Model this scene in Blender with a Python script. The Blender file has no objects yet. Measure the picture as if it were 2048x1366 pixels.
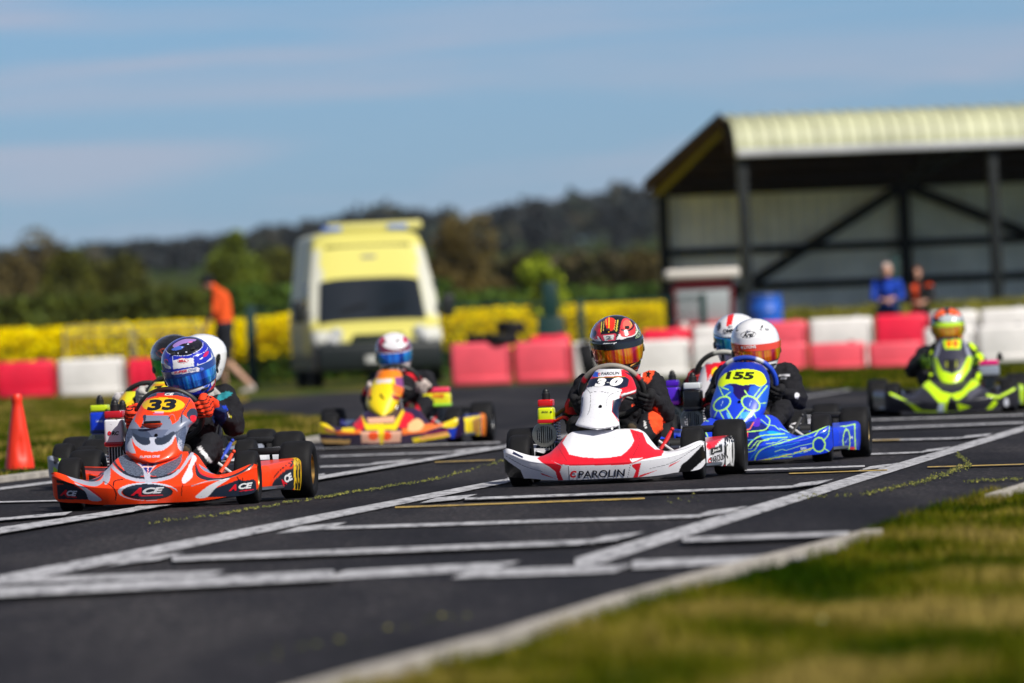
import bpy, bmesh, math, random
import numpy as np
from mathutils import Vector, Matrix, noise
from mathutils.bvhtree import BVHTree
random.seed(7); RS = np.random.RandomState(11)
R = math.radians
scene = bpy.context.scene
COL = scene.collection
# ------------------------------------------------------------------ camera, light, sky
CAMH, FPX, ROLL, HOR = 0.80, 17067.0, R(2.46), 30.0   # eye height (m), focal length in photo pixels, camera roll, horizon above centre
cam = bpy.data.objects.new('camera', bpy.data.cameras.new('camera')); COL.objects.link(cam)
cam.data.sensor_width = 36.0; cam.data.lens = 300.0
cam.data.clip_start = 0.5; cam.data.clip_end = 9000.0
cam.location = (0, 0, CAMH)
cam.rotation_euler = (Matrix.Rotation(R(90) - HOR/FPX, 4, 'X') @ Matrix.Rotation(-ROLL, 4, 'Z')).to_euler()
cam.data.dof.use_dof = True
cam.data.dof.focus_distance = 42.0
cam.data.dof.aperture_fstop = 4.0
cam.data.dof.aperture_blades = 0
scene.camera = cam
SUN_EL, SUN_AZ = R(45), R(136)       # sun behind the camera, to the right (azimuth clockwise from +Y)
sun = bpy.data.objects.new('sun', bpy.data.lights.new('sun', 'SUN')); COL.objects.link(sun)
sun.data.energy = 5.0; sun.data.angle = R(0.5); sun.data.color = (1.0, 0.95, 0.87)
sd = Vector((math.sin(SUN_AZ)*math.cos(SUN_EL), math.cos(SUN_AZ)*math.cos(SUN_EL), math.sin(SUN_EL)))
sun.rotation_euler = sd.to_track_quat('Z', 'Y').to_euler()
sun.location = sd*60
world = bpy.data.worlds.new('World'); scene.world = world; world.use_nodes = True
nt = world.node_tree; nt.nodes.clear()
def N(nt, t, **kw):
    n = nt.nodes.new(t)
    for k, v in kw.items():
        if k in n.inputs: n.inputs[k].default_value = v
        else: setattr(n, k, v)
    return n
def LK(nt, a, b): nt.links.new(a, b)
sky = N(nt, 'ShaderNodeTexSky', sky_type='NISHITA', sun_disc=False, sun_elevation=SUN_EL, sun_rotation=SUN_AZ,
        altitude=0.0, air_density=1.0, dust_density=0.4, ozone_density=3.0)
tc = N(nt, 'ShaderNodeTexCoord')
mp = N(nt, 'ShaderNodeMapping'); mp.inputs['Scale'].default_value = (6, 6, 85)
LK(nt, tc.outputs['Generated'], mp.inputs['Vector'])
cn = N(nt, 'ShaderNodeTexNoise', Scale=1.6, Detail=6.0, Roughness=0.55, Distortion=0.6)
LK(nt, mp.outputs['Vector'], cn.inputs['Vector'])
cr = N(nt, 'ShaderNodeValToRGB'); cr.color_ramp.elements[0].position = .42; cr.color_ramp.elements[1].position = .64
cr.color_ramp.elements[0].color = (0, 0, 0, 1); cr.color_ramp.elements[1].color = (1, 1, 1, 1)
LK(nt, cn.outputs['Fac'], cr.inputs['Fac'])
tint = N(nt, 'ShaderNodeMix', data_type='RGBA', blend_type='MULTIPLY'); tint.inputs[0].default_value = 1.0
sz = N(nt, 'ShaderNodeSeparateXYZ'); LK(nt, tc.outputs['Generated'], sz.inputs[0])
tr_ = N(nt, 'ShaderNodeValToRGB'); e_ = tr_.color_ramp.elements   # sky tint: bluer low down, dimmed overhead to lessen the fill light
e_[0].position = 0.0; e_[0].color = (.42, .70, 1.24, 1); e_[1].position = .5; e_[1].color = (.26, .29, .33, 1); k_ = e_.new(.12); k_.color = (.38, .56, .84, 1)
LK(nt, sz.outputs['Z'], tr_.inputs[0]); LK(nt, tr_.outputs[0], tint.inputs[7])
LK(nt, sky.outputs[0], tint.inputs[6])
cm = N(nt, 'ShaderNodeMix', data_type='RGBA'); cm.inputs[7].default_value = (5.2, 5.1, 6.2, 1)
mf = N(nt, 'ShaderNodeMath', operation='MULTIPLY'); mf.inputs[1].default_value = .75
sx = N(nt, 'ShaderNodeSeparateXYZ'); LK(nt, tc.outputs['Generated'], sx.inputs[0])
em = N(nt, 'ShaderNodeMapRange'); em.inputs[1].default_value = .006; em.inputs[2].default_value = .034; em.inputs[3].default_value = .25; em.inputs[4].default_value = 1.0
LK(nt, sx.outputs['Z'], em.inputs[0])                    # the streaky cloud thins out towards the horizon
me_ = N(nt, 'ShaderNodeMath', operation='MULTIPLY'); LK(nt, cr.outputs[0], me_.inputs[0]); LK(nt, em.outputs[0], me_.inputs[1]); LK(nt, me_.outputs[0], mf.inputs[0]); LK(nt, mf.outputs[0], cm.inputs[0])
LK(nt, tint.outputs[2], cm.inputs[6])
bg = N(nt, 'ShaderNodeBackground', Strength=0.085)
wo = N(nt, 'ShaderNodeOutputWorld')
LK(nt, cm.outputs[2], bg.inputs['Color']); LK(nt, bg.outputs[0], wo.inputs['Surface'])
scene.view_settings.view_transform = 'Standard'; scene.view_settings.look = 'None'
scene.view_settings.exposure = 0.15; scene.view_settings.gamma = 1.0
scene.render.engine = 'CYCLES'
scene.cycles.use_denoising = True
scene.cycles.max_bounces = 6

# ------------------------------------------------------------------ helpers
def lin(c):
    if isinstance(c, str):
        c = [int(c[i:i+2], 16)/255 for i in (0, 2, 4)]
        return tuple(x/12.92 if x <= .04045 else ((x+.055)/1.055)**2.4 for x in c)
    return tuple(c)
def P(px, py, D):            # photo measurement + distance -> world point
    dx, dy = px-1024, 683-py
    u = dx*math.cos(ROLL)+dy*math.sin(ROLL); w = -dx*math.sin(ROLL)+dy*math.cos(ROLL)
    return Vector((u*D/FPX, D, CAMH-(HOR-w)*D/FPX))
def G(px, py, z=0.0):        # photo measurement of a spot on the ground -> world point
    dx, dy = px-1024, 683-py
    u = dx*math.cos(ROLL)+dy*math.sin(ROLL); w = -dx*math.sin(ROLL)+dy*math.cos(ROLL)
    D = FPX*CAMH/max(HOR-w, 1); return Vector((u*D/FPX, D, z))
def props(o, label=None, cat=None, group=None, kind=None):
    if label: o['label'] = label
    if cat: o['category'] = cat
    if group: o['group'] = group
    if kind: o['kind'] = kind
    return o
def empty(name, label, cat, M=None, group=None):
    o = bpy.data.objects.new(name, None); COL.objects.link(o); o.empty_display_size = .1
    if M is not None: o.matrix_world = M
    return props(o, label, cat, group)

class MB:
    def __init__(s): s.v = []; s.f = []; s.c = []; s.m = []
    def add(s, verts, faces, col=(.5, .5, .5), mi=0):
        b = len(s.v); s.v += [tuple(p) for p in verts]
        if len(verts) and isinstance(col, (list, np.ndarray)) and len(col) == len(verts): s.c += [tuple(c)[:3] for c in col]
        else:
            cc = lin(col); s.c += [cc]*len(verts)
        s.f += [tuple(b+i for i in f) for f in faces]; s.m += [mi]*len(faces); return s
    def box(s, c, d, col=(.5, .5, .5), bev=0.0, rot=None, mi=0, seg=2):
        bm = bmesh.new(); bmesh.ops.create_cube(bm, size=1)
        bmesh.ops.scale(bm, vec=d, verts=bm.verts)
        if bev: bmesh.ops.bevel(bm, geom=bm.edges[:], offset=bev, segments=seg, profile=.5, affect='EDGES')
        M = Matrix.Translation(c) @ (rot.to_4x4() if rot is not None else Matrix())
        bm.verts.index_update()
        s.add([M @ v.co for v in bm.verts], [[v.index for v in f.verts] for f in bm.faces], col, mi); bm.free(); return s
    def tube(s, pts, r, col=(.5, .5, .5), n=10, cap=True, closed=False, mi=0, sq=1.0):
        pts = [Vector(p) for p in pts]; L = len(pts)
        rr = r if isinstance(r, (list, tuple)) else [r]*L
        V = []; F = []; ref = None
        for i, p in enumerate(pts):
            a = pts[(i-1) % L] if (i or closed) else p; b = pts[(i+1) % L] if (i < L-1 or closed) else p
            t = (b-a).normalized()
            if ref is None:
                ref = Vector((0, 0, 1)) if abs(t.z) < .9 else Vector((0, 1, 0))
                ref = (ref-t*ref.dot(t)).normalized()
            else: ref = (ref-t*ref.dot(t)).normalized()
            q = t.cross(ref)
            for k in range(n):
                an = 2*math.pi*k/n
                V.append(p+(ref*math.cos(an)+q*math.sin(an)*sq)*rr[i])
        for i in range(L if closed else L-1):
            for k in range(n):
                j = (i+1) % L; F.append((i*n+k, i*n+(k+1) % n, j*n+(k+1) % n, j*n+k))
        if cap and not closed:
            F.append(tuple(range(n-1, -1, -1))); F.append(tuple((L-1)*n+k for k in range(n)))
        return s.add(V, F, col, mi)
    def lathe(s, prof, col=(.5, .5, .5), n=32, M=None, closed=False, mi=0):
        M = M or Matrix(); V = []; F = []; L = len(prof)          # prof: (r, h) about local Z
        for (r, h) in prof:
            for k in range(n):
                a = 2*math.pi*k/n; V.append(M @ Vector((r*math.cos(a), r*math.sin(a), h)))
        for i in range(L if closed else L-1):
            j = (i+1) % L
            for k in range(n): F.append((i*n+k, i*n+(k+1) % n, j*n+(k+1) % n, j*n+k))
        return s.add(V, F, col, mi)
    def grid(s, fn, nu, nv, col=(.5, .5, .5), wrap=False, mi=0):
        V = [fn(i/(nu-1) if not wrap else i/nu, j/(nv-1)) for j in range(nv) for i in range(nu)]
        F = []
        for j in range(nv-1):
            for i in range(nu if wrap else nu-1):
                k = (i+1) % nu; F.append((j*nu+i, j*nu+k, (j+1)*nu+k, (j+1)*nu+i))
        return s.add(V, F, col, mi)
    def ball(s, c, r, col=(.5, .5, .5), n=12, m=8, mi=0):
        c = Vector(c); r = Vector(r) if not isinstance(r, (int, float)) else Vector((r, r, r))
        def fn(u, v):
            a = 2*math.pi*u; b = math.pi*(v-.5)*.998
            return c+Vector((r.x*math.cos(a)*math.cos(b), r.y*math.sin(a)*math.cos(b), r.z*math.sin(b)))
        return s.grid(fn, n, m, col, wrap=True, mi=mi)
    def build(s, name, mat, parent=None, M=None, smooth=True, ang=35, solid=0.0, off=-1.0):
        me = bpy.data.meshes.new(name); me.from_pydata(s.v, [], s.f); me.validate(clean_customdata=False)
        a = me.color_attributes.new('Col', 'FLOAT_COLOR', 'POINT')
        arr = np.ones((len(s.v), 4), dtype=np.float32)
        if s.v: arr[:, :3] = np.array(s.c, dtype=np.float32)
        a.data.foreach_set('color', arr.ravel())
        mats = mat if isinstance(mat, (list, tuple)) else [mat]
        for m in mats: me.materials.append(m)
        if len(mats) > 1 and len(me.polygons) == len(s.m): me.polygons.foreach_set('material_index', s.m)
        if smooth:
            me.polygons.foreach_set('use_smooth', [True]*len(me.polygons)); me.set_sharp_from_angle(angle=R(ang))
        o = bpy.data.objects.new(name, me); COL.objects.link(o)
        if parent is not None: o.parent = parent
        if M is not None: o.matrix_local = M
        if solid:
            md = o.modifiers.new('thickness', 'SOLIDIFY'); md.thickness = solid; md.offset = off
        return o

def bez(pts, n=24):          # Catmull-Rom through points
    pts = [Vector(p) for p in pts]; out = []
    P_ = [pts[0]*2-pts[1]]+pts+[pts[-1]*2-pts[-2]]
    per = max(2, n//(len(pts)-1))
    for i in range(1, len(P_)-2):
        a, b, c, d = P_[i-1], P_[i], P_[i+1], P_[i+2]
        for k in range(per):
            t = k/per; out.append(.5*((2*b)+(c-a)*t+(2*a-5*b+4*c-d)*t*t+(3*b-a-3*c+d)*t**3))
    out.append(pts[-1]); return out
def sm(poly, n=6):           # smooth a closed 2D polygon
    L = len(poly); out = []
    for i in range(L):
        a, b, c, d = [np.array(poly[(i+k) % L], float) for k in (-1, 0, 1, 2)]
        for k in range(n):
            t = k/n; out.append(tuple(.5*((2*b)+(c-a)*t+(2*a-5*b+4*c-d)*t*t+(3*b-a-3*c+d)*t**3)))
    return out
def inpoly(X, Y, poly):
    ins = np.zeros(X.shape, bool); n = len(poly)
    for i in range(n):
        x1, y1 = poly[i]; x2, y2 = poly[(i+1) % n]
        if y1 == y2: continue
        c = ((y1 > Y) != (y2 > Y)) & (X < (x2-x1)*(Y-y1)/(y2-y1)+x1); ins ^= c
    return ins
def strokemask(X, Y, pts, w):
    m = np.zeros(X.shape, bool)
    for (x1, y1), (x2, y2) in zip(pts[:-1], pts[1:]):
        dx, dy = x2-x1, y2-y1; L = dx*dx+dy*dy+1e-9
        t = np.clip(((X-x1)*dx+(Y-y1)*dy)/L, 0, 1)
        m |= (X-x1-t*dx)**2+(Y-y1-t*dy)**2 < (w/2)**2
    return m
class Sheet:
    """livery design sheet: a parallel view of one object; maps its points to the units the artwork was measured in"""
    def __init__(s, org, ox, oy, sc, Dref=None):
        s.org = Vector(org); D = Dref or s.org.y
        s.s = FPX/D; r = Vector((s.org.x, s.org.y, 0)).normalized(); s.r = r; s.R = Vector((r.y, -r.x, 0))
        ru = s.org.x*FPX/s.org.y; rz = (s.org.z-CAMH)*FPX/s.org.y+HOR
        c, sn = math.cos(ROLL), math.sin(ROLL)
        s.c, s.sn = c, sn
        s.px = 1024+ru*c-rz*sn; s.py = 683-(ru*sn+rz*c); s.ox, s.oy, s.sc = ox, oy, sc
    def map(s, W):           # W: n x 3 world points
        d = W-np.array(s.org); u = d @ np.array(s.R); z = d[:, 2]
        px = s.px+s.s*(u*s.c-z*s.sn); py = s.py-s.s*(u*s.sn+z*s.c)
        return (px-s.ox)*s.sc, (py-s.oy)*s.sc
    def inv(s, zx, zy):      # artwork units -> world point on the sheet plane through org
        a = (zx/s.sc+s.ox-s.px)/s.s; b = -(zy/s.sc+s.oy-s.py)/s.s
        u = a*s.c+b*s.sn; z = -a*s.sn+b*s.c
        return s.org+s.R*u+Vector((0, 0, z))
def paint(mb, M, sheet, layers, front=True):
    V = np.array(mb.v); W = V @ np.array(M.to_3x3()).T+np.array(M.translation)
    X, Y = sheet.map(W); C = np.array(mb.c)
    for L in layers:
        k = L[0]
        if k == 'P': m = inpoly(X, Y, L[2])
        elif k == 'Q': m = inpoly(X, Y, sm(L[2]))
        elif k == 'S': m = strokemask(X, Y, L[3], L[2])
        elif k == 'C':
            pts = [tuple(p)[:2] for p in bez([(a, b, 0) for a, b in L[3]], 6*len(L[3]))]; m = strokemask(X, Y, pts, L[2])
        elif k == 'E':
            cx, cy, rx, ry = L[2:6]; a = R(L[6]) if len(L) > 6 else 0
            dx, dy = X-cx, Y-cy; m = ((dx*math.cos(a)+dy*math.sin(a))/rx)**2+((-dx*math.sin(a)+dy*math.cos(a))/ry)**2 < 1
        elif k == 'F': m = L[2](X, Y)
        C[m] = lin(L[1])
    mb.c = [tuple(c) for c in C]
def text_mesh(s, shear=0.0, bold=0.0):
    cu = bpy.data.curves.new('t', 'FONT'); cu.body = s; cu.size = 1; cu.shear = shear; cu.offset = bold; cu.resolution_u = 3
    o = bpy.data.objects.new('t', cu); COL.objects.link(o)
    dg = bpy.context.evaluated_depsgraph_get(); me = bpy.data.meshes.new_from_object(o.evaluated_get(dg))
    bm = bmesh.new(); bm.from_mesh(me); bmesh.ops.triangulate(bm, faces=bm.faces[:])
    for _ in range(3):
        es = [e for e in bm.edges if e.calc_length() > .16]
        if not es: break
        bmesh.ops.subdivide_edges(bm, edges=es, cuts=1); bmesh.ops.triangulate(bm, faces=[f for f in bm.faces if len(f.verts) > 3])
    bm.verts.index_update()
    v = np.array([v.co[:2] for v in bm.verts]); f = [[q.index for q in fa.verts] for fa in bm.faces]
    bm.free(); COL.objects.unlink(o); bpy.data.objects.remove(o); bpy.data.curves.remove(cu); bpy.data.meshes.remove(me)
    return v, f
TXT = {}
def letter(mb, M, sheet, items):
    """print words on the surface of mb; item: (string, cx, cy, w, h, rot, colour, shear, bold)"""
    Minv = M.inverted(); W = [M @ Vector(v) for v in mb.v]
    bvh = BVHTree.FromPolygons(W, mb.f); r = sheet.r
    for it in items:
        st, cx, cy, w, h, rot, col = it[:7]; sh = it[7] if len(it) > 7 else 0; bo = it[8] if len(it) > 8 else .02
        key = (st, sh, bo)
        if key not in TXT: TXT[key] = text_mesh(st, sh, bo)
        v, f = TXT[key]
        if len(v) == 0: continue
        lo, hi = v.min(0), v.max(0); q = (v-(lo+hi)/2)/(hi-lo)*np.array([w, h]); a = R(rot)
        X = cx+q[:, 0]*math.cos(a)+q[:, 1]*math.sin(a); Y = cy+q[:, 0]*math.sin(a)-q[:, 1]*math.cos(a)
        idx = {}; nv = []
        for i in range(len(v)):
            p = sheet.inv(X[i], Y[i])-r*3.0
            loc, nn, _, _ = bvh.ray_cast(p, r)
            if loc is not None:
                idx[i] = len(nv); nv.append(Minv @ (loc-r*.0025))
        nf = [[idx[k] for k in fa] for fa in f if all(k in idx for k in fa)]
        mb.add(nv, nf, col)

# ------------------------------------------------------------------ materials
def mat(name, base=None, rough=.5, metal=0.0, coat=0.0, bump=0.0, bscale=200.0, var=0.0, vscale=8.0, attr=False, dirt=0.0, spec=.5, sheen=0.0, coords='Object'):
    m = bpy.data.materials.new(name); m.use_nodes = True; t = m.node_tree; b = t.nodes['Principled BSDF']
    b.inputs['Roughness'].default_value = rough; b.inputs['Metallic'].default_value = metal
    b.inputs['Coat Weight'].default_value = coat; b.inputs['Coat Roughness'].default_value = .08
    b.inputs['Specular IOR Level'].default_value = spec; b.inputs['Sheen Weight'].default_value = sheen
    c = N(t, 'ShaderNodeTexCoord')
    if attr: src = N(t, 'ShaderNodeAttribute', attribute_name='Col').outputs['Color']
    else:
        rgb = N(t, 'ShaderNodeRGB'); rgb.outputs[0].default_value = (*lin(base), 1); src = rgb.outputs[0]
    if var:
        n = N(t, 'ShaderNodeTexNoise', Scale=vscale, Detail=5.0); LK(t, c.outputs[coords], n.inputs['Vector'])
        mr = N(t, 'ShaderNodeMapRange'); mr.inputs[1].default_value = .3; mr.inputs[2].default_value = .7
        mr.inputs[3].default_value = 1-var; mr.inputs[4].default_value = 1+var; LK(t, n.outputs[0], mr.inputs[0])
        vm = N(t, 'ShaderNodeVectorMath', operation='SCALE'); LK(t, src, vm.inputs[0]); LK(t, mr.outputs[0], vm.inputs['Scale']); src = vm.outputs[0]
    if dirt:
        n = N(t, 'ShaderNodeTexNoise', Scale=90.0, Detail=6.0, Roughness=.7); LK(t, c.outputs[coords], n.inputs['Vector'])
        mr = N(t, 'ShaderNodeMapRange'); mr.inputs[1].default_value = .60; mr.inputs[2].default_value = .68; mr.inputs[4].default_value = dirt*1.4
        LK(t, n.outputs[0], mr.inputs[0]); mx = N(t, 'ShaderNodeMix', data_type='RGBA'); mx.inputs[7].default_value = (.09, .085, .08, 1)
        LK(t, mr.outputs[0], mx.inputs[0]); LK(t, src, mx.inputs[6]); src = mx.outputs[2]
    LK(t, src, b.inputs['Base Color'])
    if bump:
        n = N(t, 'ShaderNodeTexNoise', Scale=bscale, Detail=4.0); LK(t, c.outputs[coords], n.inputs['Vector'])
        bp = N(t, 'ShaderNodeBump', Strength=bump, Distance=.004); LK(t, n.outputs[0], bp.inputs['Height']); LK(t, bp.outputs[0], b.inputs['Normal'])
    return m
M_PAINT = mat('sticker_gloss', attr=True, rough=.33, coat=.28, spec=.35, dirt=.35, bump=.08, bscale=25, var=.05, vscale=3)
M_HELM = mat('helmet_gloss', attr=True, rough=.18, coat=1.0)
M_PLAS = mat('matt_plastic', attr=True, rough=.5, bump=.1, bscale=150, var=.12, vscale=20)
M_METAL = mat('coloured_metal', attr=True, rough=.3, metal=.9, bump=.05, var=.1, vscale=30)
M_RUB = mat('tyre_rubber', base=(.006, .006, .007), rough=.7, bump=.35, bscale=160, var=.4, vscale=14, spec=.22)
M_SUIT = mat('race_suit', attr=True, rough=.85, bump=.45, bscale=60, var=.2, vscale=25, spec=.2)
M_SKIN = mat('skin', base=(.55, .30, .21), rough=.55)
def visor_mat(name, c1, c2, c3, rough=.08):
    """mirror-coated visor: vertical bands of reflected colour are painted across the lens, faint vertical moulding waves"""
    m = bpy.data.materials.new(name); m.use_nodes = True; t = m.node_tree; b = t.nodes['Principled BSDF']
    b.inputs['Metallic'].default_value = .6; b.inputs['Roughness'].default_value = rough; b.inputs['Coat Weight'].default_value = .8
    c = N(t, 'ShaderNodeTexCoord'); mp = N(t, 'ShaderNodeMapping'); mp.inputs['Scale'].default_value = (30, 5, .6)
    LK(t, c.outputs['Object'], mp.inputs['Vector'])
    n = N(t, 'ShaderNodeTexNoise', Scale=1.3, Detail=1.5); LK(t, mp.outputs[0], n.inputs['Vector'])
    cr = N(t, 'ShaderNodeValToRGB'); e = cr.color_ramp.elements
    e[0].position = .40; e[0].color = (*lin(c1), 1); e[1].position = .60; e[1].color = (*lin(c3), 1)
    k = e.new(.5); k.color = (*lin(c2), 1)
    LK(t, n.outputs[0], cr.inputs[0]); LK(t, cr.outputs[0], b.inputs['Base Color'])  # noise bands painted into the base colour stand in for reflections
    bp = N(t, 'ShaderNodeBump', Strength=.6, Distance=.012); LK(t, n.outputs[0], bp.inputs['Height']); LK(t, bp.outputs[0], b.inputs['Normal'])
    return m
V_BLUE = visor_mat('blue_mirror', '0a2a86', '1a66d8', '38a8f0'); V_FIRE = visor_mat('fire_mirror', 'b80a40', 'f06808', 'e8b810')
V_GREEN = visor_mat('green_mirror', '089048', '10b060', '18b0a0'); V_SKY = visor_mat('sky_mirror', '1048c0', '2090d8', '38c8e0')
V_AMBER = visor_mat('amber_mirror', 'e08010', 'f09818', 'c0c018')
# ------------------------------------------------------------------ ground, track, markings
def noise_ramp(t, vec, scale, cols, detail=6.0, rough=.6, lo=.35, hi=.65, dist=0.0):
    n = N(t, 'ShaderNodeTexNoise', Scale=scale, Detail=detail, Roughness=rough, Distortion=dist); LK(t, vec, n.inputs['Vector'])
    c = N(t, 'ShaderNodeValToRGB'); e = c.color_ramp.elements; L = len(cols)
    e[0].position = lo; e[0].color = (*lin(cols[0]), 1); e[1].position = hi; e[1].color = (*lin(cols[-1]), 1)
    for i in range(1, L-1): k = e.new(lo+(hi-lo)*i/(L-1)); k.color = (*lin(cols[i]), 1)
    LK(t, n.outputs[0], c.inputs[0]); return c.outputs[0], n.outputs[0]
def m_grass():
    m = bpy.data.materials.new('grass_ground'); m.use_nodes = True; t = m.node_tree; b = t.nodes['Principled BSDF']; b.inputs['Roughness'].default_value = .95
    b.inputs['Specular IOR Level'].default_value = .1
    g = N(t, 'ShaderNodeNewGeometry'); mp = N(t, 'ShaderNodeMapping'); mp.inputs['Scale'].default_value = (1, .22, 1); LK(t, g.outputs['Position'], mp.inputs['Vector'])
    a, f1 = noise_ramp(t, mp.outputs[0], 1.1, [(.018, .040, .003), (.045, .070, .005), (.10, .10, .015), (.17, .135, .04)], lo=.36, hi=.66)
    c, f2 = noise_ramp(t, mp.outputs[0], 9.0, [(.45, .5, .4), (1.25, 1.2, 1.1)], lo=.35, hi=.65)
    mx = N(t, 'ShaderNodeMix', data_type='RGBA', blend_type='MULTIPLY'); mx.inputs[0].default_value = 1
    LK(t, a, mx.inputs[6]); LK(t, c, mx.inputs[7]); LK(t, mx.outputs[2], b.inputs['Base Color'])
    bp = N(t, 'ShaderNodeBump', Strength=.9, Distance=.05); LK(t, f2, bp.inputs['Height']); LK(t, bp.outputs[0], b.inputs['Normal'])
    return m
def m_far():
    m = bpy.data.materials.new('far_fields'); m.use_nodes = True; t = m.node_tree; b = t.nodes['Principled BSDF']; b.inputs['Roughness'].default_value = .95; b.inputs['Specular IOR Level'].default_value = 0
    g = N(t, 'ShaderNodeNewGeometry'); a, f1 = noise_ramp(t, g.outputs['Position'], .012, [(.018, .034, .006), (.028, .05, .010), (.035, .042, .012), (.022, .04, .008)], detail=3, lo=.35, hi=.65)
    LK(t, a, b.inputs['Base Color']); return m
def m_asphalt():
    m = bpy.data.materials.new('asphalt'); m.use_nodes = True; t = m.node_tree; b = t.nodes['Principled BSDF']
    g = N(t, 'ShaderNodeNewGeometry'); mp = N(t, 'ShaderNodeMapping'); mp.inputs['Rotation'].default_value = (0, 0, R(6.5)); mp.inputs['Scale'].default_value = (1, .12, 1)
    LK(t, g.outputs['Position'], mp.inputs['Vector'])
    a, f1 = noise_ramp(t, mp.outputs[0], .9, [(.007, .0065, .008), (.0165, .015, .017), (.034, .031, .032)], detail=8, lo=.38, hi=.62)
    mp2 = N(t, 'ShaderNodeMapping'); mp2.inputs['Scale'].default_value = (1, .4, 1); LK(t, g.outputs['Position'], mp2.inputs['Vector'])
    c, f2 = noise_ramp(t, mp2.outputs[0], 42, [(.40, .45, .45), (1.0, 1.0, 1.0), (4.2, 4.0, 3.9)], detail=4, lo=.38, hi=.72)
    mx = N(t, 'ShaderNodeMix', data_type='RGBA', blend_type='MULTIPLY'); mx.inputs[0].default_value = 1
    LK(t, a, mx.inputs[6]); LK(t, c, mx.inputs[7])
    v = N(t, 'ShaderNodeTexVoronoi', feature='DISTANCE_TO_EDGE', Scale=.55); wn = N(t, 'ShaderNodeTexNoise', Scale=3.0, Detail=5.0); LK(t, g.outputs['Position'], wn.inputs['Vector'])
    ad = N(t, 'ShaderNodeVectorMath', operation='MULTIPLY_ADD'); ad.inputs[1].default_value = (.5, .5, .5); LK(t, wn.outputs['Color'], ad.inputs[0]); LK(t, g.outputs['Position'], ad.inputs[2]); LK(t, ad.outputs[0], v.inputs['Vector'])
    lt = N(t, 'ShaderNodeMath', operation='LESS_THAN'); lt.inputs[1].default_value = .006; LK(t, v.outputs['Distance'], lt.inputs[0])
    m2 = N(t, 'ShaderNodeMix', data_type='RGBA'); m2.inputs[7].default_value = (.012, .012, .012, 1); LK(t, lt.outputs[0], m2.inputs[0]); LK(t, mx.outputs[2], m2.inputs[6])
    LK(t, m2.outputs[2], b.inputs['Base Color']); b.inputs['Roughness'].default_value = .88; b.inputs['Specular IOR Level'].default_value = .14
    bp = N(t, 'ShaderNodeBump', Strength=.55, Distance=.004); LK(t, f2, bp.inputs['Height']); LK(t, bp.outputs[0], b.inputs['Normal']); return m
def m_paintline(name, col, wear=.60):
    m = bpy.data.materials.new(name); m.use_nodes = True; t = m.node_tree; b = t.nodes['Principled BSDF']; b.inputs['Roughness'].default_value = .7
    g = N(t, 'ShaderNodeNewGeometry'); mp = N(t, 'ShaderNodeMapping'); mp.inputs['Scale'].default_value = (3, .6, 1); LK(t, g.outputs['Position'], mp.inputs['Vector'])
    a, f = noise_ramp(t, mp.outputs[0], 6, [(.06, .06, .065), tuple(x*.72 for x in col), col], detail=9, rough=.75, lo=wear-.22, hi=wear-.02)
    LK(t, a, b.inputs['Base Color']); return m
M_GRASS, M_FAR, M_ASPH = m_grass(), m_far(), m_asphalt()
M_LINE = m_paintline('line_paint', (.47, .47, .49)); M_YEL = m_paintline('yellow_line_paint', (.45, .30, .06), .58)
M_CONC = mat('concrete_edging', base=(.36, .33, .29), rough=.9, var=.3, vscale=6, bump=.4, bscale=60)

g = MB()                                             # the ground: one sheet to the horizon, rising into low hills
ys = [-40, 0, 20, 40, 60, 80, 100, 120, 140, 170, 200, 250, 300]+[300*1.09**k for k in range(1, 34)]
xs = [-1, -.5, -.25, -.15, -.1, -.06, -.03, -.01, .01, .03, .06, .1, .15, .25, .5, 1]
def gz(x, y):
    k = max(0, min(1, (y-350)/1400)); return 17*k*k*(3-2*k)+(k*3.0*noise.noise(Vector((x*.006, y*.003, 3))) if k else 0)
V = [(x*(400+y*1.2), y, gz(x*(400+y*1.2), y)) for y in ys for x in xs]; nx_ = len(xs)
F = [(j*nx_+i, j*nx_+i+1, (j+1)*nx_+i+1, (j+1)*nx_+i) for j in range(len(ys)-1) for i in range(nx_-1)]
g.add(V, F, (.1, .1, .1), 0); g.m = [1 if V[f[0]][1] >= 250 else 0 for f in F]
props(g.build('ground', [M_GRASS, M_FAR], ang=80), kind='structure')

def flat(name, pts, z, m, **kw):
    bm = bmesh.new(); vs = [bm.verts.new((p[0], p[1], z)) for p in pts]; f = bm.faces.new(vs); bmesh.ops.triangulate(bm, faces=[f])
    bmesh.ops.recalc_face_normals(bm, faces=bm.faces[:]); 
    if sum(f.normal.z for f in bm.faces) < 0: bmesh.ops.reverse_faces(bm, faces=bm.faces[:])
    me = bpy.data.meshes.new(name); bm.to_mesh(me); bm.free(); me.materials.append(m)
    o = bpy.data.objects.new(name, me); COL.objects.link(o); return props(o, **kw)
edge_r = [(2300, 905), (2048, 987), (1974, 1007), (1749, 1078), (1624, 1113), (1474, 1150), (1249, 1214), (1024, 1288), (740, 1366), (400, 1470), (0, 1610), (-600, 1850)]
trk = [(-3000, 1352), (-400, 1019), (0, 967), (640, 884), (735, 868), (650, 838), (470, 832), (425, 816), (500, 800), (650, 787), (900, 776), (1150, 767), (1330, 761),
       (1480, 770), (1600, 778), (1800, 780), (2300, 770)]+edge_r+[(-2400, 1900)]
flat('track', [G(*p) for p in trk], .004, M_ASPH, kind='structure')
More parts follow.
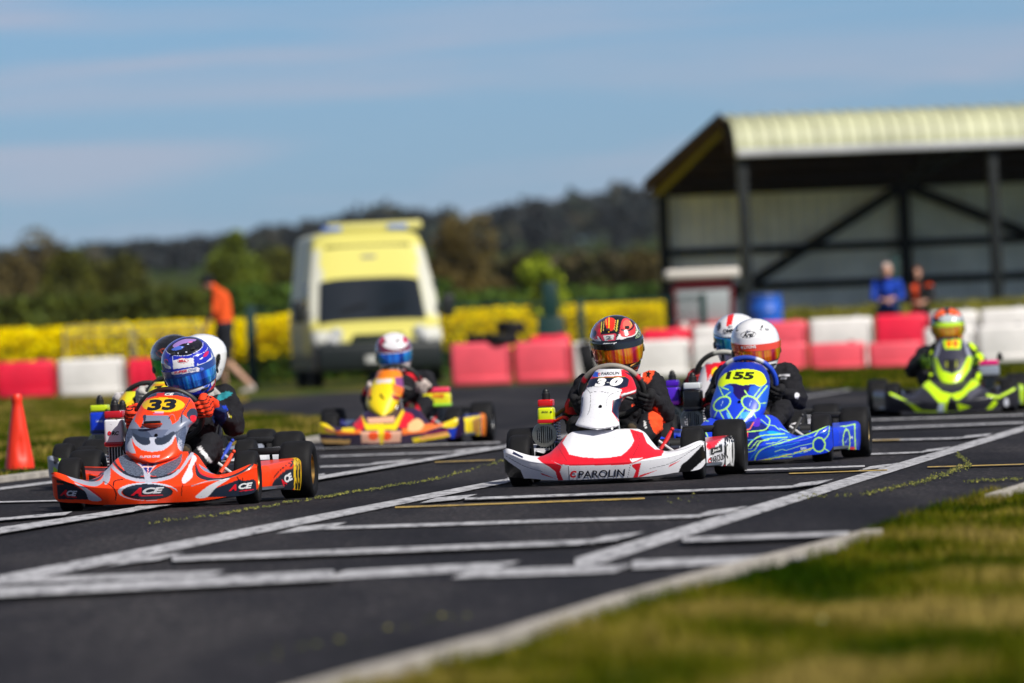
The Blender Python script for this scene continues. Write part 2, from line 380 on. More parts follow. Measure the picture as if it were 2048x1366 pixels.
def mark_mesh(items, name, m):
    mb = MB()
    for i_, it in enumerate(items):
        zz = .008+.0025*(i_ % 7)
        x1, y1, x2, y2, t1, t2 = it[:6]; s1 = it[6] if len(it) > 6 else 0; s2 = it[7] if len(it) > 7 else s1
        c = [G(x1-s1/2, y1+t1/2, zz), G(x2-s2/2, y2+t2/2, zz), G(x2+s2/2, y2-t2/2, zz), G(x1+s1/2, y1-t1/2, zz)]
        n = max(1, int((c[1]-c[0]).length/1.5)); b = []
        for k in range(n+1): b += [c[0].lerp(c[1], k/n), c[3].lerp(c[2], k/n)]
        mb.add(b, [(2*k, 2*k+2, 2*k+3, 2*k+1) for k in range(n)])
    return mb.build(name, m, smooth=False)
vp = (2980, 569)
def along(x, y, X2): k = (X2-x)/(vp[0]-x); return y+(vp[1]-y)*k
lines = [(-300, along(0, 1167, -300), 0, 1167, 26, 21), (0, 1167, 1015, 965, 21, 9), (1015, 965, 1700, along(0, 1167, 1700), 9, 3),
         (-300, along(0, 1069, -300), 0, 1069, 15, 12), (0, 1069, 270, 1026, 12, 9), (270, 1026, 1010, 899, 9, 5), (1010, 899, 1700, along(0, 1069, 1700), 5, 2),
         (1150, 1134, 2048, 859, 26, 10), (2048, 859, 2400, 751, 9, 5),
         (-200, 1013, 125, 1006, 2.5, 2.5), (125, 1006, 330, 998, 2.5, 2.5), (-60, 1051, 138, 1034, 6, 7, 14)]
lines += [(-300, 1212, 668, 1162, 20, 19), (0, 1176, 432, 1160, 12, 12, 40), (664, 1155, 1012, 1136, 20, 19, 60), (923, 1154, 1248, 1143, 18, 16, 40), (1265, 1137, 1612, 1121, 17, 12),
          (238, 1133, 345, 1120, 15, 15, 50), (345, 1127, 1190, 1093, 10, 9), (1185, 1091, 1262, 1083, 17, 17, 55), (1366, 1092, 1700, 1079, 9, 7),
          (575, 1064, 672, 1055, 14, 14, 45), (650, 1061, 1402, 1037, 6, 6), (1398, 1035, 1476, 1025, 14, 14, 40),
          (857, 1007, 938, 1000, 11, 11, 34), (930, 1005, 1588, 981, 4.5, 4.5), (1585, 980, 1652, 972, 11, 11, 32),
          (1490, 949, 1730, 941, 3.4, 3.4), (1728, 940, 1784, 933, 9, 9, 26), (1735, 912, 1848, 908, 3, 3), (1845, 907, 1893, 901, 7, 7, 20),
          (1735, 886, 1925, 881, 3, 3), (1925, 880, 1980, 875, 6, 6, 16), (1640, 867, 2048, 851, 3, 3), (1740, 846, 2048, 836, 2.2, 2.2),
          (640, 936, 740, 932, 3, 3), (740, 931, 818, 924, 6, 6, 22), (640, 917, 930, 907, 2.6, 2.6), (905, 907, 975, 900, 5, 5, 18), (1000, 890, 600, 903, 2.2, 2.2), (625, 960, 650, 955, 3, 3), (1590, 838, 1760, 822, 5, 3)]
props(mark_mesh(lines, 'track_markings', M_LINE), kind='structure')
props(mark_mesh([(790, 1018, 1290, 1000, 3, 3), (1578, 951, 1775, 944, 2, 2), (1855, 939, 2060, 933, 2, 2), (870, 929, 990, 925, 1.6, 1.6), (1700, 888, 1800, 885, 1.6, 1.6)], 'yellow_markings', M_YEL), kind='structure')
mb = MB()                                            # pale concrete edging along both sides
def edging(pts, w, side):
    q = [G(*p) for p in pts]
    for a, b in zip(q[:-1], q[1:]):
        d = (b-a).normalized(); n = Vector((d.y, -d.x, 0))*side
        c = [a, b, b+n*w, a+n*w]; h = Vector((0, 0, .035))
        mb.add([p-h for p in c]+[p+h for p in c], [(4, 5, 6, 7), (0, 1, 5, 4), (1, 2, 6, 5), (2, 3, 7, 6), (3, 0, 4, 7), (3, 2, 1, 0)])
edging([(-700, 1058), (-300, 1006), (0, 967), (320, 926), (640, 884), (735, 868)], .13, -1)
edging([(2300, 903), (2048, 985), (1985, 1005)], .035, -1); edging([(2300, 903), (2048, 985), (1985, 1005)], .03, 1)
for sd_, w_ in ((-1, .03), (1, .035)): edging([(1749, 1078), (1624, 1113), (1474, 1150), (1249, 1214), (1024, 1288), (740, 1366), (400, 1470), (0, 1610), (-600, 1850)], w_, sd_)
props(mb.build('kerb_edging', M_CONC, smooth=False), kind='structure')
props(mark_mesh([(-200, 1008, 0, 981, 6, 5), (0, 981, 320, 940, 5, 4), (320, 940, 800, 878, 4, 2.5)], 'edge_line', M_LINE), kind='structure')

# moss and debris caught in the seams of the asphalt
M_MOSS = mat('moss', attr=True, rough=.95, var=.4, vscale=40)
mo = MB()
def moss(x1, y1, x2, y2, n, spread, size=1.0, wob=3):
    for k in range(n):
        t = random.random(); 
        if noise.noise(Vector((t*23, x1*.1, 0))) < -.25: continue
        x = x1+(x2-x1)*t+random.gauss(0, 2); y = y1+(y2-y1)*t+random.gauss(0, spread*1.5)+wob*math.sin(t*17)
        c = G(x, y, .012); r = random.choice((.003, .004, .006, .010))*size; m_ = random.randint(5, 7)
        cc = random.choice([(.12, .13, .018), (.08, .09, .013), (.19, .18, .03), (.05, .06, .012)])
        vs = [c+Vector((math.cos(6.283*i/m_)*r*random.uniform(.5, 1.2), math.sin(6.283*i/m_)*r*random.uniform(1.5, 6), 0)) for i in range(m_)]
        mo.add([c+Vector((0, 0, .008))]+vs, [(0, i+1, (i+1) % m_+1) for i in range(m_)], cc)
for (a_, b_, c_, d_, n_, sp_) in [(300, 1052, 448, 1033, 60, .8), (448, 1032, 640, 1000, 260, .7), (640, 1000, 875, 962, 330, .8), (875, 962, 1010, 925, 120, 1.0), (1727, 994, 1848, 967, 200, 1.3), (1848, 967, 1939, 935, 260, 2.2), (1939, 935, 1915, 912, 120, 1.8),
        (1600, 1000, 1727, 994, 40, 1.5), (1930, 968, 2060, 962, 120, .9), (520, 1320, 980, 1230, 30, 5), (1330, 1010, 1400, 1000, 12, 3)]: moss(a_, b_, c_, d_, n_, sp_, .9, 1.2)
props(mo.build('moss', M_MOSS, smooth=False), 'yellow green moss growing in the seams of the dark asphalt', 'moss', kind='stuff')

# grass blades
M_BLADE = mat('grass_blades', attr=True, rough=.95, var=.2, vscale=2, spec=.0)
def poly_pts(poly, n):
    q = np.array([[p.x, p.y] for p in poly]); lo, hi = q.min(0), q.max(0); out = []
    pts = RS.uniform(lo, hi, (n, 2)); m = inpoly(pts[:, 0], pts[:, 1], [tuple(p) for p in q]); return pts[m]
def blades(name, poly, n, h, w, label, cols, patch=.5):
    pts = poly_pts(poly, n); v = []; f = []; c = []
    nzs = np.array([noise.noise(Vector((x*2.2, y*.7, 1.7)))+.4*noise.noise(Vector((x*.7, y*.2, 9))) for x, y in pts])
    nz2 = np.array([noise.noise(Vector((x*5, y*1.6, 5.7))) for x, y in pts])
    L = len(pts); ang = RS.uniform(0, 6.28, L); hh = RS.uniform(.4, 1.1, L)*h*(1+.7*nz2); lean = RS.normal(0, .5, (L, 2))*h*.7
    b = np.column_stack([pts, np.zeros(L)]); dx = np.column_stack([np.cos(ang), np.sin(ang), np.zeros(L)])*w/2
    tip = b+np.column_stack([lean, hh]); V = np.stack([b-dx, b+dx, tip], 1).reshape(-1, 3)
    F = np.arange(L*3).reshape(-1, 3)
    k = np.clip((nzs*patch*2.2+(.52 if patch > .55 else .45)+RS.normal(0, .16, L)), 0, .999)*(len(cols)-1); i0 = k.astype(int); fr = (k-i0)[:, None]; ca = np.array(cols)
    cc = ca[i0]*(1-fr)+ca[np.minimum(i0+1, len(cols)-1)]*fr; cc = cc*RS.uniform(.75, 1.25, (L, 1)); C = np.repeat(cc, 3, 0)
    mb = MB(); mb.v = [tuple(p) for p in V]; mb.f = [tuple(p) for p in F]; mb.c = [tuple(p) for p in C]; mb.m = [0]*L
    return props(mb.build(name, M_BLADE, smooth=False), label, 'grass', kind='stuff')
GC = [(.012, .030, .001), (.036, .056, .002), (.085, .090, .004), (.15, .125, .014), (.25, .19, .05)]
nr = [G(x+random.uniform(-6, 6), y+6-(26 if 1730 < x < 1990 else 0)) for x, y in [(2048, 987), (1974, 1007), (1900, 1030), (1830, 1053), (1749, 1078), (1690, 1100), (1624, 1118), (1550, 1136), (1474, 1152), (1360, 1185), (1249, 1215), (1024, 1290), (740, 1368), (400, 1470)]]+[G(2700, 1640), G(2500, 1000)]
blades('near_grass', nr, 230000, .045, .005, 'short green and straw coloured grass beside the near edge of the track', GC)
isl = [G(-60, 966), G(0, 962), G(640, 880), G(735, 867), G(650, 838), G(470, 832), G(425, 816), G(500, 800), G(400, 792), G(-60, 800)]
blades('verge_grass', isl, 260000, .06, .012, 'mown verge of green and straw grass behind the orange cone', [(.022, .048, .001), (.06, .080, .003), (.15, .13, .014), (.27, .20, .05)], .8)
far = [G(1480, 769), G(1600, 777), G(1800, 779), G(2300, 769), G(2300, 735), G(1480, 750)]
blades('far_verge_grass', far, 60000, .09, .03, 'strip of grass in front of the red and white barriers on the right', GC[:4])
fl = MB()                                            # daisies in the near grass
for k in range(8):
    p = poly_pts(nr, 40)
    if not len(p): continue
    x, y = p[0]; c = Vector((x, y, .05)); fl.ball(c, (.008, .008, .003), (.5, .55, .3), n=7, m=4)
props(fl.build('daisy_heads', M_PLAS), 'tiny white daisies scattered through the near grass', 'daisies', kind='stuff')

# rapeseed field
rf = MB(); L = 170000
X = RS.uniform(-15, 2.7, L); Y = 150+np.abs(RS.normal(0, 2.2, L)); hn = np.array([.06*noise.noise(Vector((x*.9, y*.6, 2)))+.05*noise.noise(Vector((x*3.1, y, 2))) for x, y in zip(X, Y)])
u = RS.uniform(0, 1, L); Z = np.where(u < .80, .42+.72*RS.beta(2.0, 1.5, L), RS.uniform(0, .6, L))+hn
yel = np.array([(.92, .72, .0), (.95, .80, .0), (.82, .62, .0)])[RS.randint(0, 3, L)]; grn = np.array([(.05, .11, .012), (.09, .15, .02)])[RS.randint(0, 2, L)]
C = np.where((Z-hn > .42)[:, None] & (RS.uniform(0, 1, L) < .93)[:, None], yel, grn); s = RS.uniform(.02, .045, L)
d1 = RS.normal(0, 1, (L, 3)); d1 /= np.linalg.norm(d1, axis=1)[:, None]; d2 = np.cross(d1, RS.normal(0, 1, (L, 3))); d2 /= np.linalg.norm(d2, axis=1)[:, None]
c0 = np.column_stack([X, Y, np.maximum(.03, Z)]); V = np.stack([c0+d1*s[:, None], c0+d2*s[:, None], c0-d1*s[:, None], c0-d2*s[:, None]], 1).reshape(-1, 3)
rf.v = [tuple(p) for p in V]; rf.f = [tuple(p) for p in np.arange(L*4).reshape(-1, 4)]; rf.c = [tuple(p) for p in np.repeat(C, 4, 0)]; rf.m = [0]*L
nb = len(rf.v)
def ftop(u, v):
    x = -160+162.6*u; y = 153+140*v**2; return Vector((x, y, .9+.12*noise.noise(Vector((x*.7, y*.7, 2)))+.07*noise.noise(Vector((x*2.5, y*2.5, 0)))))
rf.grid(ftop, 260, 50, (.80, .62, .0)); rf.grid(lambda u, v: Vector((-160+162.6*u, 153+.05*v, .9*v)), 60, 4, (.55, .46, .0))
props(rf.build('rapeseed_crop', M_BLADE, smooth=False), 'bright yellow rapeseed in flower across the field behind the fence', 'rapeseed', kind='stuff')

# ------------------------------------------------------------------ trees and woods
M_LEAF = mat('foliage', attr=True, rough=.8, var=.3, vscale=.4, spec=.2); M_BARK = mat('bark', base=(.07, .055, .04), rough=.9, var=.3, vscale=6)
def crown_arrays(n, rx, ry, rz, cz, col, leaf, seed, lumps=9):
    rs = np.random.RandomState(seed); cen = rs.normal(0, 1, (lumps, 3)); cen /= np.linalg.norm(cen, axis=1)[:, None]; cen *= rs.uniform(.25, .72, (lumps, 1)); rad = rs.uniform(.28, .5, lumps)
    k = rs.randint(0, lumps, n); d = rs.normal(0, 1, (n, 3)); d /= np.linalg.norm(d, axis=1)[:, None]
    p = cen[k]+d*(rad[k]*rs.uniform(.55, 1.05, n))[:, None]; p = p*np.array([rx, ry, rz])+np.array([0, 0, cz])
    tone = (.75+.5*rs.uniform(0, 1, lumps))[k]*rs.uniform(.7, 1.3, n); c = np.array(col)[rs.randint(0, len(col), n)]*tone[:, None]
    a = rs.normal(0, 1, (n, 3)); a /= np.linalg.norm(a, axis=1)[:, None]; b = np.cross(a, rs.normal(0, 1, (n, 3))); b /= np.linalg.norm(b, axis=1)[:, None]
    s = rs.uniform(.6, 1.3, n)*leaf; V = np.stack([p+a*s[:, None], p+b*s[:, None]*.7, p-a*s[:, None], p-b*s[:, None]*.7], 1).reshape(-1, 3)
    return V, np.arange(n*4).reshape(-1, 4), np.repeat(c, 4, 0)
def tree(name, px, top, wpx, D, col, label, group, n=1400, leaf=.16, base=0.0, seed=1, trunk=.25, dense=1.0):
    c = P(px, top, D); H = c.z-base; rx = wpx*D/FPX/2; e = empty(name, label, 'tree' if 'tree' in name else 'bush', Matrix.Translation((c.x, D, base)), group)
    rz = H*(1-trunk)/2; V, F, C = crown_arrays(n, rx*1.15, rx*1.0, rz*1.08, H-rz, col, leaf, seed)
    mb = MB(); mb.add(V, F, C); mb.build('crown', M_LEAF, e, smooth=False)
    t = MB(); r = .03*H
    t.tube(bez([(0, 0, -.1), (.02*H, 0, H*.3), (-.01*H, .01*H, H*.55), (.02*H, 0, H*.8)], 12), [r*1.3-r*.9*k/12 for k in range(13)], n=8)
    for k in range(6):
        a = k*1.05+seed; z = H*(trunk*.9+.08*k); t.tube(bez([(0, 0, z), (math.cos(a)*rx*.3, math.sin(a)*rx*.3, z+H*.1), (math.cos(a)*rx*.65, math.sin(a)*rx*.65, z+H*.17)], 6), [r*.5-r*.06*k_ for k_ in range(7)], n=6)
    t.build('trunk', M_BARK, e); return e
OL = [(.055, .065, .008), (.08, .085, .012), (.045, .055, .008)]; BR = [(.085, .065, .020), (.11, .085, .025), (.07, .055, .02)]
DK = [(.02, .035, .015), (.035, .05, .018), (.015, .025, .014)]; LG = [(.085, .12, .010), (.11, .15, .015), (.07, .10, .01)]
TR = [(-60, 430, 230, 300, BR, 'bare_tree', 'brown leafless tree at the far left edge'), (60, 440, 190, 310, BR, 'bare_tree', 'brown leafless tree rising second from the left edge'),
      (150, 505, 170, 260, OL, 'hedgerow_tree', 'olive tree left of the small green field'), (235, 480, 150, 280, OL, 'hedgerow_tree', 'taller rounded olive tree above the left barriers'),
      (330, 560, 120, 250, OL, 'hedgerow_tree', 'low olive tree in front of the small green field'), (470, 470, 130, 270, LG, 'hedgerow_tree', 'lighter green tree behind the marshal in orange'),
      (550, 485, 130, 280, OL, 'hedgerow_tree', 'olive brown tree just left of the ambulance'), (630, 470, 120, 300, BR, 'bare_tree', 'brown tree behind the left side of the ambulance'),
      (915, 425, 165, 290, BR, 'bare_tree', 'broad brown tree just right of the ambulance'), (985, 520, 110, 250, BR, 'bare_tree', 'small brown tree between the ambulance and the sapling'),
      (1270, 500, 130, 260, BR, 'bare_tree', 'brown tree beside the left end of the shed'), (1180, 540, 110, 260, OL, 'hedgerow_tree', 'low olive tree right of the bright sapling')]
for i, (x, y, w, D, c, nm, lb) in enumerate(TR):
    tree(nm, x, y, w, D, c, lb, 'trees along the hedgerow', n=3600 if c is not BR else 2600, leaf=.13 if c is not BR else .10, seed=i+3, trunk=.15)
tree('young_tree', 1092, 492, 118, 139, [(.21, .27, .012), (.30, .36, .02), (.13, .18, .01)], 'bright yellow green sapling above the dark green fence box', None, n=2600, leaf=.04, seed=33, trunk=.42)
def hedge(name, x0, x1, y, D, dep, label, col, seed, n, lf=.12):
    a, b = P(x0, y, D), P(x1, y, D); h = (a.z+b.z)/2; rs = np.random.RandomState(seed)
    X = rs.uniform(a.x, b.x, n); hh = h*(1+.10*np.array([noise.noise(Vector((x*.5, seed, 0)))+.5*noise.noise(Vector((x*1.7, seed, 0))) for x in X]))
    p = np.column_stack([X, D+rs.uniform(-dep/2, dep/2, n), hh*np.sqrt(rs.uniform(0, 1, n))]); aa = rs.normal(0, 1, (n, 3)); aa /= np.linalg.norm(aa, axis=1)[:, None]
    bb = np.cross(aa, rs.normal(0, 1, (n, 3))); bb /= np.linalg.norm(bb, axis=1)[:, None]; s = rs.uniform(.6, 1.4, (n, 1))*lf
    V = np.stack([p+aa*s, p+bb*s, p-aa*s, p-bb*s], 1).reshape(-1, 3); c = np.array(col)[rs.randint(0, len(col), n)]*rs.uniform(.6, 1.3, (n, 1))
    mb = MB(); mb.add(V, np.arange(4*n).reshape(-1, 4), np.repeat(c, 4, 0)); o = mb.build(name, M_LEAF, smooth=False)
    return props(o, label, 'hedge')
GH = [(.05, .10, .010), (.065, .12, .014), (.04, .08, .010)]
hedge('field_hedge', -200, 420, 596, 235, 3, 'dark green hedge along the far side of the yellow field on the left', [(.045, .065, .008), (.06, .08, .010)], 2, 16000)
hedge('field_hedge', 400, 900, 575, 238, 3, 'green hedge behind the ambulance and the marshal', GH, 3, 12000)
hedge('field_hedge', 860, 1420, 580, 236, 3, 'green hedge behind the sapling and beside the shed', GH, 4, 12000)
hedge('scrub_hedge', 850, 1420, 512, 330, 6, 'brown scrubby hedge behind the sapling and left of the shed', [(.060, .046, .020), (.045, .040, .015), (.055, .055, .012)], 7, 14000, .16)
hedge('scrub_hedge', -250, 285, 532, 345, 6, 'dull olive scrub behind the trees at far left', [(.035, .042, .010), (.05, .048, .014)], 8, 14000, .16)
V_, F_, C_ = [], [], []; b0 = 0                         # the woods on the far ridge: one mass
rs = np.random.RandomState(5); wd = MB()
for k in range(420):
    x = rs.uniform(-120, 75); D = rs.uniform(1150, 1650); zg = gz(x, D)
    px = 1024+x*FPX/D; tgt = np.interp(px, [-400, 0, 300, 420, 520, 640, 700, 760, 850, 880, 920, 960, 1000, 1040, 1050, 1092, 1102, 1125, 1135, 1180, 1250, 1300, 1600], [495, 495, 480, 475, 448, 436, 430, 402, 412, 425, 398, 420, 420, 412, 388, 388, 412, 410, 384, 374, 362, 368, 380])
    zt = P(px, tgt+rs.uniform(-1, 14), D).z; H = max(3, min(16, zt-zg)) 
    V, F, C = crown_arrays(150, rs.uniform(3, 6), 4, H*.55, H*.5, [(.012, .018, .022), (.022, .024, .024), (.012, .018, .018)] if rs.rand() < .75 else [(.055, .05, .03), (.03, .045, .03)], .75, k, 6)
    V = V*np.array([1, 1, 1])+np.array([x, D, zg+max(0, zt-zg-H)]); wd.add(V, F, C)
props(wd.build('far_woods', M_LEAF, smooth=False), 'dark wood along the ridge on the horizon', 'wood', kind='stuff')
# ------------------------------------------------------------------ go-karts
def wheel(parent, x, y, r, w, steer, rimcol, out, squash=.8):
    M = Matrix.Translation((x, y, r)) @ Matrix.Rotation(steer, 4, 'Z') @ Matrix.Rotation(R(90), 4, 'Y')
    t = MB(); h = w/2; rr = r*.52
    t.lathe([(rr, -h*.80), (rr+.012, -h*.92), (r*.72, -h), (r*.88, -h*.99), (r*.965, -h*.86), (r*.992, -h*.62), (r, -h*.3), (r, h*.3), (r*.992, h*.62), (r*.965, h*.86),
             (r*.88, h*.99), (r*.72, h), (rr+.012, h*.92), (rr, h*.80)], (0, 0, 0), n=56)
    wo = t.build('wheel', M_RUB, parent, M, ang=50)
    b = MB(); s = 1 if out > 0 else -1
    b.lathe([(rr+.004, -h*.84), (rr-.004, -h*.86), (rr-.008, -h*.6), (rr-.014, 0), (rr-.008, h*.6), (rr-.004, h*.86), (rr+.004, h*.84)], rimcol, n=40)
    b.lathe([(rr-.012, s*h*.1), (r*.3, s*h*.02), (r*.22, s*h*.15), (r*.2, s*h*.35), (.012, s*h*.35), (.0, s*h*.35)], rimcol, n=40)
    for k in range(3):
        a = k*2.094; b.box((r*.36*math.cos(a), r*.36*math.sin(a), s*h*.1), (.03, .014, .01), lin('151515'), rot=Matrix.Rotation(a, 3, 'Z'))
    b.lathe([(.0, s*h*.55), (.014, s*h*.55), (.016, s*h*.3)], lin('303030'), n=16)
    b.build('rim', M_METAL, wo)
    return wo

ST = np.array([  # |x|, z bottom, z break, y edge, z top, y top
 (0.00, .030, .104, .800, .272, .500), (.10, .030, .105, .797, .273, .500), (.165, .030, .107, .790, .270, .503), (.20, .031, .110, .783, .250, .520),
 (.235, .032, .113, .772, .205, .560), (.27, .034, .116, .760, .168, .610), (.31, .038, .120, .745, .152, .640), (.36, .045, .128, .722, .158, .650),
 (.41, .046, .142, .694, .174, .650), (.45, .050, .158, .672, .190, .644), (.475, .055, .168, .655, .198, .634), (.49, .066, .172, .640, .198, .626), (.50, .085, .172, .622, .192, .614)])
def fairing_point(x, v, hump=0.0, W=.5, tip=0.0):
    a = abs(x)/W*.5; g = [np.interp(a, ST[:, 0], ST[:, k]) for k in range(1, 6)]
    zb, zk, ye, zt, yt = g
    zt += hump*max(0, 1-(a/.24)**2); zt += tip*max(0, (a-.3)/.2); zb += tip*.2*max(0, (a-.3)/.2); zk += tip*.9*max(0, (a-.3)/.2)
    if v < .3:
        t = v/.3; return Vector((x, ye-.022*(1-t)**1.5-.004, zb+(zk-zb)*t))
    t = (v-.3)/.7
    y = ye+(yt-ye)*t**1.12; z = zk+(zt-zk)*(t**.92+.10*math.sin(math.pi*t)*(1 if a > .24 else .5))
    if t > .93: z -= .004*((t-.93)/.07)
    if t < .06: y -= .002
    return Vector((x, y, z))
def thicken(mb, t):
    V = np.array(mb.v); nrm = np.zeros_like(V); E = {}
    for f in mb.f:
        p = V[list(f[:4])]; n = np.cross(p[1]-p[0], p[2]-p[0])
        if len(f) > 3: n = n+np.cross(p[2]-p[0], p[3]-p[0])
        for i in f: nrm[i] += n
        for i in range(len(f)):
            a, b = f[i], f[(i+1) % len(f)]
            if (b, a) in E: del E[(b, a)]
            else: E[(a, b)] = 1
    l = np.linalg.norm(nrm, axis=1)[:, None]; nrm = nrm/np.where(l > 1e-12, l, 1); k = len(mb.v)
    W = V+nrm*t; F = [tuple(k+i for i in reversed(f)) for f in mb.f]+[(b, a, a+k, b+k) for (a, b) in E]
    mb.v += [tuple(p) for p in W]; mb.c += list(mb.c); mb.f += F; mb.m += [0]*len(F)
def rows_interp(rows, n):
    rows = sorted(rows); y = [r[0] for r in rows]; ys = np.linspace(y[0], y[-1], n)
    return ys, np.interp(ys, y, [r[1] for r in rows]), np.interp(ys, y, [r[2] for r in rows])
def smooth1(a, k=3):
    a = np.array(a, float)
    for _ in range(k): a[1:-1] = (a[:-2]+2*a[1:-1]+a[2:])/4
    return a
GEN = [(0, -.085, .085), (.03, -.11, .11), (.08, -.125, .125), (.15, -.14, .14), (.2, -.135, .135), (.24, -.13, .13), (.28, -.12, .12), (.31, -.07, .07)]

def torus_part(mb, M, Rr, r, segs):    # steering wheel rim, coloured arc by arc
    n = 72; pts = []; 
    for k in range(n):
        a = 2*math.pi*k/n; ca, sa = math.cos(a), math.sin(a)
        fx = Rr*ca; fz = Rr*sa*(.93 if sa > 0 else .8)
        pts.append(M @ Vector((fx, 0, fz)))
    b = len(mb.v); mb.tube(pts, r, (.02, .02, .02), n=12, closed=True)
    for k in range(n):
        deg = 360*k/n
        for (d0, d1, c) in segs:
            if d0 <= deg <= d1:
                for q in range(12): mb.c[b+k*12+q] = lin(c)

def make_kart(cfg):
    D0 = cfg['pos']; px, py = D0
    A = G(px, py)                                    # middle of the front axle on the ground
    ray = math.atan2(A.x, A.y); psi = R(cfg['psi'])-0  # heading relative to the line of sight
    hd = psi + ray                                # world heading (towards the camera, veering to picture left)
    fw = Vector((-math.sin(hd), -math.cos(hd), 0))
    org = A-fw*.475
    ang = math.atan2(-fw.x, fw.y)
    M = Matrix.Translation(org) @ Matrix.Rotation(ang, 4, 'Z')
    K = empty(cfg.get('name', 'go_kart'), cfg['label'], 'go-kart', M, 'racing go-karts on the track')
    cfg['M'] = M; sc = cfg['zoom']; res = cfg.get('res', 1.0)
    sheet = Sheet(M @ Vector((0, .62, 0)), *sc); cfg['sheet'] = sheet
    dark = lin('17181a')
    # --- chassis
    f = MB(); fc = cfg.get('framecol', lin('202226'))
    for s in (-1, 1):
        f.tube(bez([(s*.30, -.56, .05), (s*.29, -.2, .05), (s*.20, .1, .05), (s*.24, .45, .05), (s*.16, .6, .05)], 20), .015, fc, n=8)
        f.tube(bez([(s*.29, -.3, .06), (s*.5, -.26, .07), (s*.52, 0, .07), (s*.5, .26, .07), (s*.25, .3, .06)], 20), .010, lin('8a8c90'), n=6)
        f.tube([(s*.24, .47, .07), (s*.30, .475, .12), (s*.40, .475, .13)], .016, fc, n=8)
        f.tube([(s*.08, .36, .09), (s*.38, .50, .11)], .007, lin('b0b0b4'), n=6)
        f.tube(bez([(s*.16, .6, .06), (s*.17, .66, .08), (s*.12, .67, .11), (0, .67, .115)], 14), .009, lin('8a8c90'), n=6)
    for y, w in ((.6, .16), (.1, .2), (-.30, .3), (-.54, .3)): f.tube([(-w, y, .05), (w, y, .05)], .014, fc, n=8)
    f.tube([(0, .34, .08), (0, .13, .40)], .009, lin('909094'), n=8)
    f.tube([(-.07, .3, .06), (-.02, .17, .36), (.02, .17, .36), (.07, .3, .06)], .008, fc, n=6)
    f.build('frame', M_METAL, K)
    tr = MB(); tr.box((0, .32, .038), (.42, .62, .004), lin('3a3c40'), bev=.001); tr.build('floor_tray', M_METAL, K)
    ax = MB(); ax.tube([(-.56, -.475, .14), (.56, -.475, .14)], .02, lin('9a9aa0'), n=14)
    for x in (-.2, .22, .36): ax.lathe([(.035, -.02), (.045, -.015), (.045, .015), (.035, .02)], lin('50525a'), n=18, M=Matrix.Translation((x, -.475, .14)) @ Matrix.Rotation(R(90), 4, 'Y'))
    ax.build('rear_axle', M_METAL, K)
    bd = MB(); bd.lathe([(.03, -.004), (.085, -.004), (.085, .004), (.03, .004)], lin('8c8478'), n=30, M=Matrix.Translation((-.12, -.475, .14)) @ Matrix.Rotation(R(90), 4, 'Y'))
    bd.box((-.12, -.41, .17), (.05, .06, .07), lin(cfg.get('accent', 'b02020')), bev=.008); bd.build('brake_disc', M_METAL, K)
    # --- wheels
    st = R(cfg.get('steer', 0)); rim = lin(cfg.get('rim', 'a8824a'))
    for s in (-1, 1):
        wheel(K, s*.43, .475, .130, .108, st, rim, s); wheel(K, s*.525, -.475, .142, .160, 0, rim, s)
    # --- front fairing
    fr = MB(); nu, nv = int(300*res), int(110*res); Wd = cfg.get('W', .5)
    vv = lambda j: j
    fr.grid(lambda u, v: fairing_point(-Wd+2*Wd*u, v, cfg.get('hump', 0), Wd, cfg.get('tip', 0)), nu, nv, cfg['base'])
    V = np.array(fr.v).reshape(nv, nu, 3)
    for _ in range(max(2, int(10*res))): V[:, 1:-1, 1:] = (V[:, :-2, 1:]+2*V[:, 1:-1, 1:]+V[:, 2:, 1:])/4
    for _ in range(2): V[1:-1, :, 1:] = (V[:-2, :, 1:]+2*V[1:-1, :, 1:]+V[2:, :, 1:])/4
    fr.v = [tuple(p) for p in V.reshape(-1, 3)]
    paint(fr, M, sheet, cfg.get('fairing', [])); thicken(fr, .006); letter(fr, M, sheet, cfg.get('fairing_text', []))
    fr.build('front_fairing', M_PAINT, K, ang=60)
    ub = MB()                                         # black underside and foam core of the fairing
    ub.grid(lambda u, v: fairing_point((-.46+.92*u)*Wd/.5, .0, 0, Wd, cfg.get('tip', 0))*(1-v)+Vector(((-.34+.68*u), .60, .05))*v+Vector((0, -.012, .004)), 40, 6, lin('0e0e10'))
    ub.build('fairing_core', M_PLAS, K, solid=.01)
    # --- nassau panel with the number
    rows = cfg.get('nassau')
    nx = cfg.get('nx', 0.0)
    sh2 = Sheet(M @ Vector((0, .42, 0)), *sc)
    if rows:
        ys, xl, xr = rows_interp(rows, int(110*res)); xl = smooth1(xl, 4); xr = smooth1(xr, 4)
        L = []; Mi = M.inverted()
        pass
        for i in range(len(ys)):
            a = Mi @ sh2.inv(xl[i], ys[i]); b = Mi @ sh2.inv(xr[i], ys[i]); L.append((a.z, a.x, b.x, a.y, b.y, b.z))
    else:
        h = np.linspace(0, .31, 50); wv = smooth1(np.interp(h, [g[0] for g in GEN], [g[2] for g in GEN]), 3)
        nt_ = cfg.get('ntop', .55); L = [(nt_-h[i], nx+wv[i], nx-wv[i], None, None, nt_-h[i]) for i in range(50)]
    na = MB(); nr = len(L); nc = int(90*res); zt, zb = L[0][0], L[-1][0]; bul = cfg.get('bulge', .055)
    cf = cfg.get('crease', 0)
